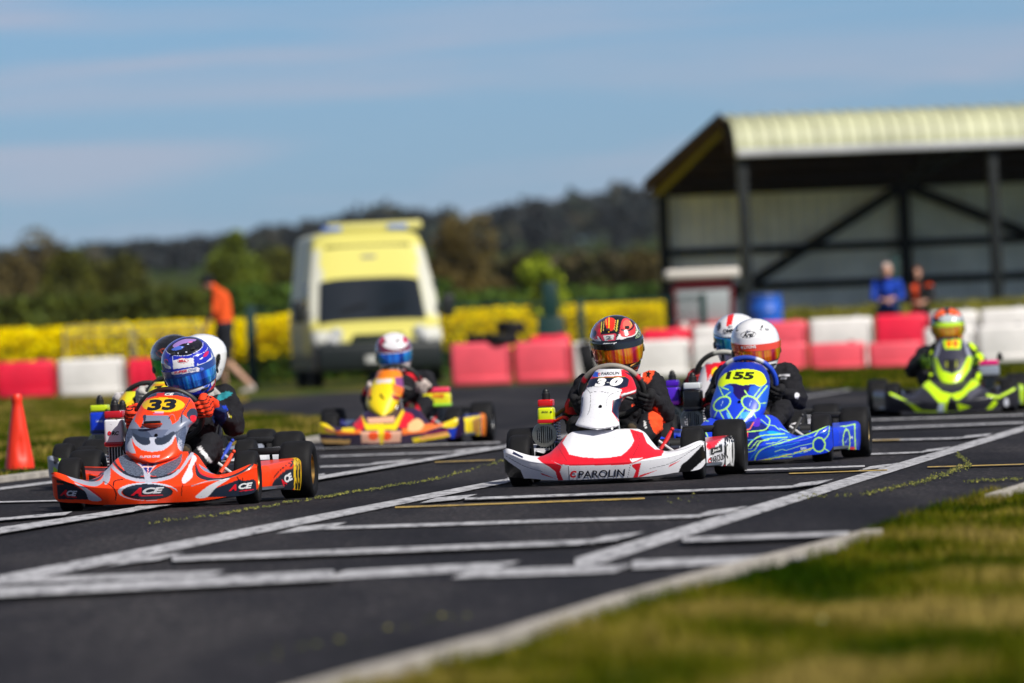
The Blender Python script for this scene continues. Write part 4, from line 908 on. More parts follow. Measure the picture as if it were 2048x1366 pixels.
k33 = dict(pos=(322, 1016), psi=10, zoom=Z33, base=OR, rim='b08a50', accent='d84018', steer=2, W=.5,
    label='orange, grey and navy go-kart with number 33 on a yellow oval, leading the left group',
    fairing=[('Q', GY, [(110, 1022), (160, 1040), (230, 1082), (300, 1102), (380, 1090), (405, 1035), (402, 1095), (360, 1130), (300, 1130), (210, 1105), (150, 1065)]),
        ('Q', NV, [(170, 1036), (240, 1070), (300, 1085), (350, 1078), (398, 1000), (402, 1050), (352, 1096), (290, 1100), (220, 1075)]),
        ('Q', OR, [(250, 1062), (310, 1074), (360, 1062), (396, 990), (385, 1060), (340, 1082), (290, 1080)]),
        ('P', NV, [(80, 1125), (150, 1120), (215, 1135), (280, 1170), (325, 1225), (90, 1225)]), ('P', BK, [(75, 1090), (130, 1100), (215, 1125), (200, 1132), (80, 1112)]),
        ('Q', (.45, .46, .54), [(200, 1110), (265, 1135), (330, 1178), (388, 1228), (305, 1228), (275, 1170)]), ('C', RED, 8, [(270, 1130), (340, 1175), (395, 1225)]),
        ('Q', (.40, .42, .50), [(400, 955), (424, 948), (446, 1010), (442, 1090), (412, 1122), (402, 1060)]), ('C', BK, 5, [(400, 1100), (440, 1120), (475, 1150)]),
        ('C', NV, 26, [(452, 920), (480, 975), (540, 1035), (620, 1072), (700, 1082)]), ('C', NV, 22, [(700, 1078), (790, 1072), (880, 1046), (950, 985), (990, 905)]),
        ('C', (.42, .43, .52), 22, [(428, 948), (465, 1008), (540, 1062), (620, 1088), (700, 1094), (780, 1088), (870, 1062), (935, 1005), (975, 950), (1005, 915)]),
        ('C', OR, 12, [(462, 925), (500, 985), (540, 1022)]), ('C', OR, 14, [(915, 1010), (950, 960), (975, 915)]),
        ('Q', '2e3644', eyeL), ('Q', '2e3644', eyeR), ('F', '6a7488', checks(eyeL, 9)), ('F', '6a7488', checks(eyeR, 9)),
        ('Q', (.45, .46, .55), [(632, 978), (668, 1020), (684, 1092), (716, 1092), (724, 1030), (775, 975), (740, 980), (700, 1042), (660, 980)]),
        ('P', '1a1e7c', [(655, 985), (752, 980), (703, 1052)]), ('S', (.8, .8, .8), 10, [(702, 984), (703, 1044)]), ('S', RED, 5, [(702, 984), (703, 1044)]), ('S', (.8, .8, .8), 9, [(668, 1002), (740, 999)]), ('S', RED, 5, [(668, 1002), (740, 999)]),
        ('E', (.50, .52, .62), 700, 1168, 202, 62), ('E', OR, 712, 1174, 190, 54), ('E', BK, 700, 1170, 172, 54), ('E', '1c2636', 700, 1170, 164, 49),
        ('C', BK, 7, [(468, 1140), (474, 1100), (530, 1084)]), ('C', BK, 8, [(474, 1150), (486, 1185), (482, 1225)]), ('C', BK, 5, [(930, 1195), (936, 1130), (960, 1090)]),
        ('Q', (.62, .62, .68), [(935, 1082), (978, 1000), (1008, 925), (1036, 945), (1004, 1010), (1006, 1066), (950, 1112)]),
        ('Q', NV, [(1028, 968), (1050, 1030), (1110, 1070), (1220, 1072), (1330, 1032), (1420, 975), (1400, 1010), (1280, 1070), (1170, 1094), (1080, 1086), (1030, 1050)]),
        ('Q', '7a88a6', [(1050, 985), (1090, 1030), (1180, 1052), (1280, 1030), (1400, 975), (1300, 1002), (1200, 1028), (1110, 1018)]), ('C', RED, 9, [(1040, 1000), (1068, 1048), (1150, 1074)]),
        ('P', '1e2838', [(1075, 1205), (1160, 1145), (1300, 1095), (1390, 1062), (1440, 1100), (1446, 1190), (1310, 1205)]),
        ('Q', (.66, .66, .70), [(1025, 1205), (1105, 1135), (1190, 1092), (1260, 1078), (1165, 1142), (1105, 1205)]), ('P', OR, [(1330, 1085), (1442, 1040), (1440, 1082), (1345, 1098)]),
        ('C', BK, 7, [(1310, 1070), (1326, 1110), (1330, 1190)]), ('C', BK, 5, [(1345, 1075), (1352, 1190)]), ('C', (.30, .31, .36), 6, [(1000, 1130), (1100, 1098), (1200, 1085)]),
        ('S', RED, 7, [(150, 1207), (215, 1209)]), ('S', RED, 7, [(640, 1196), (800, 1190)]), ('S', RED, 6, [(1330, 1166), (1420, 1156)])],
    fairing_text=[('A', 622, 1168, 78, 52, -3, RED, .5, .06), ('CE', 740, 1160, 150, 42, -3, (.72, .72, .75), .35, .05), ('A', 126, 1180, 50, 44, 2, RED, .4, .06), ('CE', 184, 1183, 74, 38, 2, (.6, .6, .68), .3, .05),
        ('A', 1278, 1142, 56, 44, -5, RED, .5, .06), ('CE', 1368, 1130, 100, 40, -6, (.74, .74, .76), .3, .05)],
    nassau=[(492, 770, 905), (505, 730, 945), (530, 695, 992), (570, 664, 1020), (640, 622, 1042), (690, 592, 1030), (730, 572, 985), (790, 552, 962), (850, 548, 950), (900, 550, 938), (930, 568, 915), (950, 600, 880), (966, 660, 810)],
    nbase='747c92', bulge=.05, ny=.33,
    npaint=[('P', OR, [(640, 560), (700, 490), (960, 500), (1040, 590), (1050, 660), (1000, 690), (935, 640), (905, 690), (870, 712), (842, 650), (680, 650), (655, 740), (612, 690), (628, 620)]),
        ('P', '2a3348', [(680, 490), (1000, 490), (985, 535), (900, 515), (780, 512), (700, 535)]), ('P', (.62, .02, .03), [(765, 500), (815, 496), (812, 518), (760, 522)]),
        ('E', (.80, .48, .01), 808, 580, 146, 50), ('C', '2a3348', 9, [(990, 545), (960, 600), (935, 640), (930, 700)]), ('Q', '2a3348', [(965, 640), (995, 605), (1030, 610), (1046, 660), (1020, 695), (985, 680)]),
        ('Q', RED, [(990, 660), (1020, 650), (1045, 680), (1010, 700)]), ('Q', '2a3348', [(668, 655), (690, 650), (684, 692), (675, 690)]), ('Q', '2a3348', [(868, 640), (880, 618), (850, 672), (842, 668)]),
        ('S', (.8, .5, .6), 9, [(752, 630), (808, 627)]), ('S', '6a70c0', 5, [(740, 640), (806, 638)]),
        ('P', '39445a', [(560, 740), (720, 740), (760, 800), (880, 770), (960, 720), (965, 840), (900, 860), (560, 850)]),
        ('P', (.44, .46, .55), [(596, 790), (700, 850), (716, 800), (760, 800), (770, 850), (892, 780), (900, 880), (730, 925), (600, 880)]),
        ('Q', '262f40', [(600, 772), (650, 796), (708, 806), (716, 842), (672, 852), (622, 820)]), ('Q', '262f40', [(752, 808), (800, 800), (868, 762), (884, 768), (852, 822), (800, 850), (756, 844)]),
        ('P', OR, [(590, 800), (615, 850), (660, 885), (730, 898), (810, 886), (868, 840), (890, 790), (905, 860), (945, 905), (900, 980), (600, 980), (540, 915), (555, 890), (600, 905)]),
        ('Q', (.40, .42, .50), [(560, 860), (590, 800), (600, 850), (618, 905), (580, 900)]), ('Q', (.40, .42, .50), [(912, 800), (935, 830), (928, 890), (905, 860)]),
        ('F', '55607a', checks([(905, 770), (965, 740), (958, 830), (940, 880), (908, 830)], 7)), ('F', '55607a', checks([(555, 760), (590, 750), (588, 800), (556, 850)], 7)),
        ('P', '59627a', [(690, 745), (845, 745), (800, 800), (738, 800)]), ('C', (.18, .18, .2), 2.5, [(835, 655), (880, 650), (905, 760)])],
    ntext=[('33', 797, 578, 205, 74, -2, '131722', .15, .05), ('CE', 850, 507, 66, 16, -2, (.75, .75, .75), .3, .04), ('SUPER', 686, 930, 80, 17, -2, (.72, .5, .55), .2, .03), ('ONE', 758, 927, 56, 16, -2, (.5, .52, .7), .2, .03)],
    scoop=(672, 682, 836, 752, 'e04010'),
    pod=[('Q', NV, [(1556, 1110), (1600, 1062), (1660, 1010), (1705, 962), (1712, 1080), (1690, 1168), (1620, 1196), (1560, 1160)]), ('C', (.3, .33, .42), 10, [(1560, 952), (1620, 940), (1690, 934)]),
        ('C', BK, 6, [(1565, 1070), (1610, 1020), (1700, 955)]), ('C', OR, 9, [(1640, 1015), (1680, 1010), (1700, 990)]), ('C', RED, 8, [(1580, 1180), (1640, 1196), (1700, 1175)]),
        ('P', (.78, .50, .01), [(1698, 934), (1748, 928), (1758, 1180), (1702, 1184)]), ('P', BK, [(1752, 920), (1800, 900), (1800, 1230), (1758, 1230)])],
    podtext=[('A', 1626, 1112, 34, 50, -42, RED, .3, .06), ('CE', 1662, 1078, 62, 52, -28, (.75, .75, .78), .3, .06), ('33', 1727, 1056, 36, 232, 0, '0e0e10', 0, .04)],
    engine=dict(x=.295, ring=False, col=['dcdce2', 'b81424', 'b01020'], z0=.30, z1=.474, w=.092, hose='7a1018', caps=(0,), text=[('O', 440, 772, 26, 28, 0, RED, 0, .12), ('RC', 480, 772, 50, 28, 0, '101014', .2, .05), ('ENGINE', 462, 672, 62, 14, 0, '202024')]),
    swcols=[(70, 110, '2a0a08')], swz=.432)
W2 = (.72, .72, .76)
k30 = dict(pos=(1217, 967), psi=6.2, zoom=Z30, base=W2, rim='3a3a3c', accent='c01018', steer=0, W=.5,
    label='white and red go-kart with number 30 and a long white nose spine, in the centre',
    fairing=[('P', RED, [(296, 1108), (385, 1050), (436, 965), (474, 890), (520, 925), (472, 1000), (505, 1050), (520, 1080), (610, 1098), (700, 1104), (800, 1100), (880, 1088), (922, 1058), (955, 1020), (975, 985), (945, 905), (1035, 930), (1064, 1000), (1120, 1045), (1185, 1048),
            (1165, 1088), (1100, 1100), (1030, 1114), (960, 1142), (850, 1158), (700, 1166), (560, 1160), (480, 1150), (400, 1156), (330, 1136)]),
        ('P', RED, [(320, 1130), (470, 1150), (455, 1200), (484, 1272), (446, 1272), (424, 1200), (385, 1168)]), ('P', RED, [(948, 1150), (1022, 1136), (1012, 1180), (996, 1258), (958, 1262), (986, 1190)]),
        ('P', RED, [(320, 1208), (440, 1254), (330, 1222)]), ('P', RED, [(1000, 1244), (1142, 1186), (1015, 1222)]), ('P', RED, [(1208, 1172), (1302, 1118), (1228, 1150)]),
        ('P', W2, [(470, 1158), (960, 1150), (930, 1280), (500, 1290)]), ('P', (.45, .45, .5), [(398, 1124), (482, 1160), (476, 1164)]), ('P', W2, [(940, 1110), (1040, 1100), (960, 1135)]),
        ('S', '30303a', 3, [(513, 1162), (524, 1285)]), ('S', '30303a', 3, [(947, 1152), (920, 1275)]), ('C', '50141c', 2.5, [(985, 925), (1012, 990), (952, 1118)]), ('C', '50141c', 2.5, [(470, 945), (432, 1000), (500, 1120)]),
        ('P', BK, [(55, 1100), (92, 1132), (180, 1192), (208, 1262), (195, 1290), (50, 1230)]), ('P', BK, [(1285, 1200), (1306, 1150), (1350, 1118), (1455, 1012), (1480, 1100), (1320, 1240)]),
        ('P', '1c2444', [(128, 1060), (200, 1098), (192, 1108), (122, 1078)]), ('C', '50505a', 3, [(70, 1090), (200, 1160), (330, 1200)]), ('C', '50505a', 3, [(1080, 1180), (1250, 1130), (1440, 1010)]),
        ('C', '40404a', 2, [(1210, 1060), (1330, 1040), (1430, 992)]), ('P', RED, [(1130, 1080), (1165, 1062), (1160, 1085)])],
    fairing_text=[('PAROLIN', 747, 1213, 330, 52, -2.6, '15182a', .12, .012), ('C', 549, 1217, 46, 50, -2, RED, .2, .05)],
    nassau=[(484, 725, 895), (500, 700, 930), (530, 682, 955), (570, 655, 975), (620, 636, 992), (655, 612, 985), (680, 606, 915), (710, 604, 888), (770, 600, 866), (820, 590, 866), (850, 574, 868), (875, 560, 874), (888, 580, 860), (900, 650, 790), (905, 690, 740)],
    nbase=W2, bulge=.045,
    npaint=[('P', RED, [(600, 470), (1010, 470), (1010, 700), (870, 700), (880, 650), (790, 615), (640, 620), (600, 690)]), ('P', '3a1020', [(620, 640), (645, 600), (660, 620), (630, 680)]),
        ('P', W2, [(690, 502), (740, 480), (890, 484), (906, 530), (700, 542)]), ('P', '1058d8', [(684, 498), (724, 508), (722, 540), (684, 542)]), ('P', RED, [(882, 486), (914, 500), (912, 534), (888, 532)]),
        ('S', '8a7a18', 5, [(700, 545), (910, 538)]), ('P', '141c34', [(652, 560), (694, 548), (916, 541), (940, 556), (930, 606), (880, 620), (645, 614)]), ('S', 'c0a030', 5, [(646, 560), (650, 590)]),
        ('P', W2, [(645, 615), (720, 600), (800, 602), (892, 628), (862, 684), (824, 702), (816, 780), (866, 846), (880, 905), (560, 905), (548, 868), (598, 800), (606, 700), (612, 660)]),
        ('P', '15203a', [(828, 700), (900, 680), (872, 760), (872, 842), (820, 780)]), ('S', RED, 5, [(826, 700), (818, 778), (866, 846)]), ('P', '3a1828', [(598, 690), (618, 680), (606, 790), (590, 830)]),
        ('C', '202028', 2.5, [(640, 622), (668, 660), (664, 760), (648, 802)]), ('C', '202028', 2.5, [(892, 630), (810, 662), (784, 700), (786, 780)]), ('C', '202028', 2.5, [(664, 648), (730, 640), (800, 652)]),
        ('P', W2, [(880, 664), (992, 628), (985, 640), (890, 680)]), ('P', BK, [(900, 500), (985, 560), (960, 520)]), ('C', '303038', 3, [(556, 876), (640, 893), (760, 896), (870, 880)])],
    ntext=[('3', 738, 577, 84, 60, 0, (.85, .85, .85), .3, .075), ('0', 850, 572, 94, 60, 0, (.85, .85, .85), .3, .075), ('-', 792, 578, 20, 6, 0, (.5, .5, .5)), ('PAROLIN', 808, 514, 130, 20, -3, '1a1a2a', .2, .02), ('C', 730, 520, 20, 18, -3, RED, .2, .05)],
    pod=[('P', RED, [(1480, 985), (1560, 940), (1640, 905), (1668, 920), (1570, 990), (1530, 1040), (1485, 1040)]), ('P', '141418', [(1492, 1140), (1600, 1110), (1610, 1165), (1500, 1195)]), ('P', W2, [(1495, 1100), (1600, 1060), (1604, 1160), (1500, 1195)]),
        ('P', '101014', [(1500, 1040), (1590, 1010), (1592, 1060), (1502, 1085)]), ('P', BK, [(1606, 950), (1700, 910), (1710, 1200), (1606, 1200)]), ('S', RED, 6, [(1500, 1192), (1610, 1165)])],
    podtext=[('Jack', 1552, 1048, 62, 24, -14, (.8, .8, .8), .2, .03), ('PAROLIN', 1562, 1105, 104, 46, -17, '14141c', .1, .03), ('C', 1504, 1122, 20, 36, -10, RED, .1, .06), ('30', 1646, 1060, 64, 240, -2, (.82, .82, .82), .1, .07)],
    engine=dict(x=.352, col=['d0dc10', 'c81418', 'c01418'], z0=.305, z1=.428, w=.078, hose='181010', hose2='c81020', caps=(0,), text=[('MARIA', 350, 783, 44, 12, 0, '202020'), ('.', 392, 783, 14, 14, 0, '202020', 0, .1)]),
    swcols=[(38, 142, '8c857c'), (30, 38, 'd01028'), (142, 150, 'd01028')], swz=.448, swroll=0)
BL, NE = (.008, .045, .62), (.42, .80, .12)
CY = (.05, .35, .75)
k155 = dict(pos=(1487, 931), psi=6, zoom=Z155, base=BL, rim='c0a878', accent='303030', steer=2, W=.5, label='blue go-kart with neon green circuit lines and number 155, right of centre',
    fairing=[('Q', '0a1870', [(520, 1000), (640, 980), (720, 1060), (640, 1160), (540, 1180)]), ('Q', '1464d8', [(640, 1060), (760, 1050), (900, 1090), (760, 1130), (660, 1110)]), ('Q', '10a0e0', [(700, 1060), (740, 1050), (830, 1075), (760, 1085)]),
        ('Q', '1850c8', [(560, 1240), (700, 1200), (900, 1160), (820, 1220), (640, 1270)]), ('Q', '5020c0', [(600, 960), (640, 950), (640, 1010), (590, 1010)]),
        ('C', NE, 9, [(598, 1300), (616, 1240), (676, 1185), (850, 1132), (1000, 1085), (1120, 1040), (1195, 1000)]), ('C', NE, 8, [(516, 1240), (560, 1150), (640, 1092), (760, 1078), (840, 1072)]), ('C', NE, 9, [(512, 1060), (600, 1052), (690, 1036), (722, 968), (690, 930)]),
        ('C', (.75, .72, .08), 9, [(526, 1305), (700, 1276), (880, 1236), (1050, 1190), (1120, 1160)]), ('S', 'f07050', 9, [(505, 1052), (560, 1036), (592, 984)]), ('C', (.3, .7, .5), 8, [(800, 1030), (900, 1070), (1000, 1068), (1090, 1036), (1130, 1005)]),
        ('C', CY, 5, [(850, 1025), (940, 1060), (1060, 1040)]), ('C', CY, 5, [(640, 1290), (800, 1240), (1000, 1225)]), ('P', 'e04048', [(512, 1062), (548, 1062), (546, 1102), (512, 1102)]),
        ('E', NE, 1115, 1160, 54, 62), ('E', '0a30b0', 1115, 1160, 42, 50), ('C', NE, 8, [(1150, 1130), (1190, 1080), (1200, 1010)]), ('S', NE, 8, [(1155, 1190), (1210, 1225)]), ('S', NE, 7, [(1080, 1090), (1140, 1010)]),
        ('C', NE, 9, [(150, 985), (165, 1015), (205, 1060), (230, 1110)]), ('C', NE, 6, [(120, 1000), (180, 970), (230, 975)]), ('C', NE, 7, [(540, 1220), (600, 1200), (640, 1140), (720, 1110), (860, 1100)]), ('S', CY, 4, [(760, 1180), (960, 1140)]),
        ('C', NE, 7, [(700, 1300), (760, 1262), (900, 1255)])]+[('S', c_, w_, p_) for c_, w_, p_ in [
            (NE, 5, [(530, 1190), (570, 1190), (620, 1130), (700, 1125), (735, 1100)]), (CY, 4, [(560, 1280), (610, 1210), (720, 1165), (760, 1170), (860, 1130)]), (NE, 4, [(760, 1215), (820, 1195), (850, 1205), (960, 1170), (1060, 1150)]),
            (CY, 4, [(880, 1095), (905, 1110), (1010, 1085), (1050, 1100)]), (NE, 5, [(650, 960), (700, 1000), (760, 1010), (800, 1045)]), ((.8, .75, .1), 4, [(540, 1310), (640, 1292), (680, 1275), (800, 1262)]), (CY, 4, [(520, 1140), (545, 1120), (600, 1118)]),
            (NE, 4, [(900, 1240), (960, 1215), (1040, 1205), (1075, 1180)]), (CY, 4, [(1130, 1060), (1160, 1075), (1185, 1050)]), (NE, 4, [(690, 1150), (780, 1140), (830, 1115), (900, 1120)])]],
    fairing_text=[('BMW', 992, 1190, 48, 22, -6, (.6, .7, .9), 0, .03), ('MW', 1010, 1215, 36, 14, -6, (.5, .6, .9))],
    nassau=[(500, 420, 610), (520, 385, 660), (560, 345, 692), (600, 318, 714), (650, 302, 722), (700, 292, 720), (760, 270, 712), (830, 248, 700), (890, 240, 684), (940, 244, 660), (970, 280, 625), (990, 340, 590), (1006, 420, 545), (1012, 460, 510)],
    nbase=BL, bulge=.06,
    npaint=[('P', '0a2a9c', [(300, 500), (720, 500), (720, 700), (290, 700)]), ('Q', '1a0a58', [(400, 680), (560, 680), (530, 760), (485, 800), (440, 765)]), ('Q', '1450c0', [(260, 700), (420, 690), (400, 780), (280, 800)]), ('Q', '1858c8', [(560, 700), (720, 690), (690, 860), (600, 790)]),
        ('S', NE, 9, [(520, 728), (562, 792)]), ('S', NE, 11, [(700, 690), (612, 800)]), ('S', NE, 7, [(660, 690), (590, 780)]), ('S', NE, 7, [(404, 738), (352, 780)]), ('S', NE, 7, [(310, 690), (352, 780)]), ('S', NE, 9, [(390, 720), (330, 700)]),
        ('S', NE, 11, [(430, 965), (372, 868)]), ('S', NE, 9, [(350, 950), (318, 890)]), ('S', NE, 6, [(262, 965), (300, 890)]), ('S', NE, 12, [(442, 962), (514, 872)]), ('S', NE, 11, [(490, 1004), (596, 872)]), ('S', NE, 7, [(612, 952), (578, 880)]), ('S', NE, 7, [(690, 825), (645, 830)]),
        ('E', NE, 338, 832, 80, 54, -32), ('E', '1040b8', 338, 832, 67, 42, -32), ('E', NE, 568, 830, 84, 58, 30), ('E', '1040b8', 568, 830, 71, 46, 30), ('P', '60b0e0', [(372, 900), (396, 905), (410, 950), (385, 950)]), ('P', '60b0e0', [(488, 900), (512, 905), (500, 945), (476, 950)]),
        ('S', (.4, .6, .8), 4, [(345, 812), (330, 850)]), ('S', (.4, .6, .8), 4, [(572, 808), (556, 850)]), ('Q', '30a0e0', [(500, 900), (560, 900), (520, 950), (500, 940)]),
        ('Q', (.66, .84, .01), [(302, 682), (330, 622), (395, 575), (500, 556), (600, 562), (668, 592), (694, 664), (640, 694), (590, 676), (500, 684), (440, 670), (380, 676), (345, 694)])],
    ntext=[('155', 482, 607, 232, 60, 1, '14180c', .12, .05)],
    pod=[('S', NE, 12, [(1404, 1000), (1410, 1255)]), ('S', NE, 8, [(1290, 1015), (1410, 1000)]), ('E', NE, 1338, 1130, 32, 98), ('E', '0a30b0', 1338, 1130, 23, 82), ('P', 'e03838', [(1364, 1188), (1406, 1184), (1404, 1232), (1364, 1236)]), ('S', (.3, .5, .8), 5, [(1325, 1150), (1350, 1110)])],
    podtext=[('M', 1378, 1105, 20, 24, 0, (.7, .8, .9)), ('RA', 1386, 1210, 24, 20, 0, (.9, .8, .8))],
    engine=dict(x=.31, col=['0e0f12', 'c8ccd0', '101114'], z0=.30, z1=.455, w=.098, hose='c01820', hose2='c01820', caps=(0,)),
    swcols=[(0, 52, (.02, .03, .16)), (52, 66, 'c8c8c8'), (66, 114, (.01, .04, .35)), (114, 128, 'c8c8c8'), (128, 185, (.01, .06, .55))], swz=.442)
YL = (.80, .60, .008)
kY = dict(pos=(788, 895), psi=6.4, zoom=ZY, base=(.022, .008, .040), rim='c8c8c8', accent='c01020', W=.5, res=.6, label='yellow, orange and red go-kart running alone beyond the left group',
    fairing=[('Q', YL, [(125, 995), (240, 1005), (350, 1085), (330, 1110), (140, 1090)]), ('P', 'f09060', [(240, 1040), (360, 1085), (350, 1105), (250, 1090)]), ('Q', YL, [(1370, 985), (1500, 935), (1540, 990), (1500, 1050), (1390, 1040)]), ('P', 'e88850', [(1230, 1030), (1400, 985), (1400, 1030), (1260, 1070)]),
        ('P', (.80, .16, .02), [(340, 1085), (600, 1062), (600, 1110), (360, 1120)]), ('P', (.80, .16, .02), [(990, 1060), (1250, 1010), (1400, 1010), (1200, 1100), (1000, 1120)]), ('Q', RED, [(505, 930), (590, 895), (625, 1050), (560, 1062), (508, 1000)]), ('Q', RED, [(950, 975), (1030, 900), (1110, 950), (1030, 1045), (960, 1040)]), ('P', YL, [(590, 900), (650, 1010), (910, 1010), (1000, 870), (1020, 890), (940, 1068), (640, 1070)]),
        ('P', (.75, .40, .25), [(650, 955), (930, 940), (915, 1000), (670, 1005)]), ('P', (.78, .42, .28), [(590, 1090), (990, 1080), (980, 1190), (600, 1200)]), ('E', 'f05010', 715, 1130, 50, 42), ('E', 'f05010', 845, 1130, 50, 42), ('P', YL, [(762, 1070), (822, 1070), (812, 1210), (780, 1210)]),
        ('P', YL, [(1095, 1150), (1430, 1090), (1480, 1130), (1110, 1195)]), ('P', 'f0a070', [(1160, 1145), (1430, 1095), (1450, 1120), (1180, 1165)]), ('P', (.7, .4, .1), [(200, 1160), (490, 1168), (490, 1208), (215, 1205)]), ('P', '1838b0', [(1440, 1060), (1530, 1050), (1500, 1170), (1470, 1150)]),
        ('Q', (.8, .45, .2), [(1060, 1010), (1150, 960), (1210, 1020), (1150, 1080), (1060, 1080)]), ('P', YL, [(410, 1040), (530, 1050), (530, 1095), (410, 1085)]), ('P', '8a1a50', [(1190, 1110), (1440, 1060), (1440, 1085), (1200, 1130)])],
    nassau=[(488, 790, 960), (505, 755, 990), (560, 740, 1002), (620, 705, 1008), (690, 664, 1010), (740, 652, 990), (800, 644, 962), (850, 652, 940), (900, 690, 910), (930, 745, 865)], nbase=YL, bulge=.07,
    npaint=[('P', 'f08018', [(700, 480), (1010, 480), (1000, 560), (740, 575)]), ('P', (.7, .6, .6), [(750, 578), (900, 575), (890, 610), (740, 620)]), ('P', '80407a', [(920, 560), (1010, 560), (1010, 660), (930, 640)]), ('P', 'f07020', [(900, 620), (1010, 660), (1015, 740), (910, 720)]), ('P', '901828', [(890, 720), (990, 745), (960, 790), (900, 770)]),
        ('P', 'f08018', [(655, 690), (700, 650), (690, 760), (650, 750)]), ('E', BK, 790, 735, 12, 18), ('P', BK, [(672, 740), (690, 735), (686, 790), (672, 780)])],
    ntext=[('4', 690, 760, 20, 50, 0, BK), ('1', 795, 740, 16, 34, 0, '302000')],
    pod=[('P', YL, [(1600, 950), (1760, 930), (1760, 1160), (1620, 1150)]), ('P', 'a87830', [(1680, 970), (1760, 950), (1750, 1120), (1690, 1120)]), ('P', 'f08010', [(1765, 890), (1835, 890), (1830, 1150), (1775, 1155)])], podbase=(.03, .03, .20),
    engine=dict(side=-1, x=.26, col=[(.80, .75, .02), 'f04060', (.3, .7, .05)], z0=.265, z1=.40, w=.19, hose='181010', caps=(.06,), ring=False, text=[('IAME', 1350, 740, 110, 40, 0, 'f07020', 0, .05)]), swz=.43)
LM = (.52, .80, .008)
kG = dict(pos=(1904, 830), psi=-1.5, zoom=ZG, base=(.022, .022, .030), rim='6a5030', accent='c01020', steer=-8, W=.5, res=.6, label='lime green and dark grey go-kart furthest back at the right',
    fairing=[('P', LM, [(600, 900), (690, 860), (830, 975), (930, 1000), (1030, 970), (1140, 850), (1220, 890), (1080, 1000), (1000, 1060), (960, 1060), (935, 1020), (900, 1040), (880, 1110), (868, 1180), (810, 1100), (700, 975)]), ('P', LM, [(470, 1070), (640, 1168), (1260, 1178), (1360, 1055), (1390, 1090), (1272, 1225), (610, 1240)]),
        ('P', BK, [(900, 1060), (960, 1060), (960, 1170), (900, 1175)]), ('S', LM, 24, [(310, 995), (450, 1065), (600, 1160)]), ('S', (.3, .33, .3), 10, [(330, 1020), (480, 1085), (600, 1090)]), ('S', LM, 24, [(1290, 1010), (1400, 1035), (1560, 950)]), ('E', (.6, .62, .7), 1480, 1085, 26, 42), ('P', (.5, .6, .7), [(790, 1100), (850, 1100), (850, 1190), (790, 1190)]),
        ('P', '50505a', [(1080, 980), (1180, 930), (1240, 960), (1100, 1060)]), ('P', LM, [(980, 1090), (1120, 1130), (1000, 1170)])],
    nassau=[(436, 845, 1020), (450, 820, 1045), (500, 790, 1080), (560, 762, 1108), (640, 740, 1140), (720, 745, 1128), (800, 752, 1120), (860, 765, 1085), (910, 800, 1040), (945, 850, 1000), (968, 905, 955)], nbase=(.035, .035, .055), bulge=.06,
    npaint=[('P', (.30, .32, .40), [(735, 660), (780, 500), (830, 450), (800, 580), (760, 680)]), ('P', (.30, .32, .40), [(1140, 660), (1090, 510), (1040, 450), (1080, 580), (1110, 680)]), ('P', LM, [(836, 455), (1026, 450), (1015, 545), (860, 550)]), ('E', 'f06810', 900, 495, 26, 36), ('E', 'f06810', 965, 490, 30, 38),
        ('P', LM, [(735, 640), (765, 618), (830, 762), (930, 800), (1022, 762), (1100, 608), (1138, 640), (1112, 748), (1022, 876), (930, 912), (830, 876), (758, 780)]), ('P', BK, [(850, 650), (1020, 650), (1000, 740), (940, 780), (870, 740)]), ('P', '8a9030', [(865, 675), (885, 670), (885, 740), (868, 730)]), ('P', '8a9030', [(965, 665), (985, 665), (985, 725), (965, 735)])],
    pod=[('P', LM, [(1610, 900), (1700, 890), (1700, 1140), (1620, 1140)])], podR=[],
    engine=dict(side=-1, x=.30, col=['8890a0', 'e01878', '202024'], z0=.265, z1=.395, w=.16, hose='c01020', hose2='c01020', caps=(-.09,), ring=False), swz=.43)
kB = dict(pos=(337, 982.5), psi=9, zoom=Z33, base=(.55, .55, .58), rim='b0b0b0', accent='2040b0', W=.5, res=.6, label='go-kart with a lime yellow number 7 panel, boxed in right behind the orange one',
    nbase=(.78, .70, .02), ntop=.585, nx=.0, npaint=[('P', (.72, .30, .01), [(700, 435), (900, 435), (900, 450), (720, 452)])], ntext=[('7', 772, 472, 74, 44, -6, '14140c', .3, .06)],
    engine=dict(x=.31, col=['202024', 'd8d8dc', '202024'], z0=.30, z1=.44, w=.08, hose='101010', caps=(0,)), swz=.475)
kC = dict(pos=(285, 974), psi=10, zoom=Z33, base=(.30, .33, .40), rim='b0b0b0', accent='2040b0', W=.5, res=.6, label='go-kart with an orange number 3 panel and lime edge, hindmost of the left group',
    fairing=[('P', (.02, .02, .024), [(50, 860), (120, 860), (110, 960), (60, 990)]), ('P', (.10, .20, .45), [(98, 905), (130, 902), (126, 955), (100, 960)]), ('S', (.42, .72, .01), 13, [(92, 925), (110, 968), (134, 962), (148, 905)]), ('P', (.42, .72, .01), [(55, 1000), (86, 1020), (100, 1110), (70, 1140), (55, 1060)]), ('P', (.75, .75, .8), [(152, 900), (190, 905), (176, 960), (150, 965)])],
    nbase=(.80, .50, .008), nx=.03, ntop=.53, npaint=[('P', (.72, .70, .02), [(560, 470), (700, 470), (620, 530), (540, 580)])], ntext=[('3', 618, 555, 62, 62, -12, '20180a', .2, .06)],
    engine=dict(x=.308, col=['1038c8', 'c0d818', '0a1a50'], z0=.30, z1=.462, w=.10, hose='7a1010', caps=(0,), text=[('IAME', 372, 690, 44, 13, 0, (.6, .7, .9))]), swz=.44)
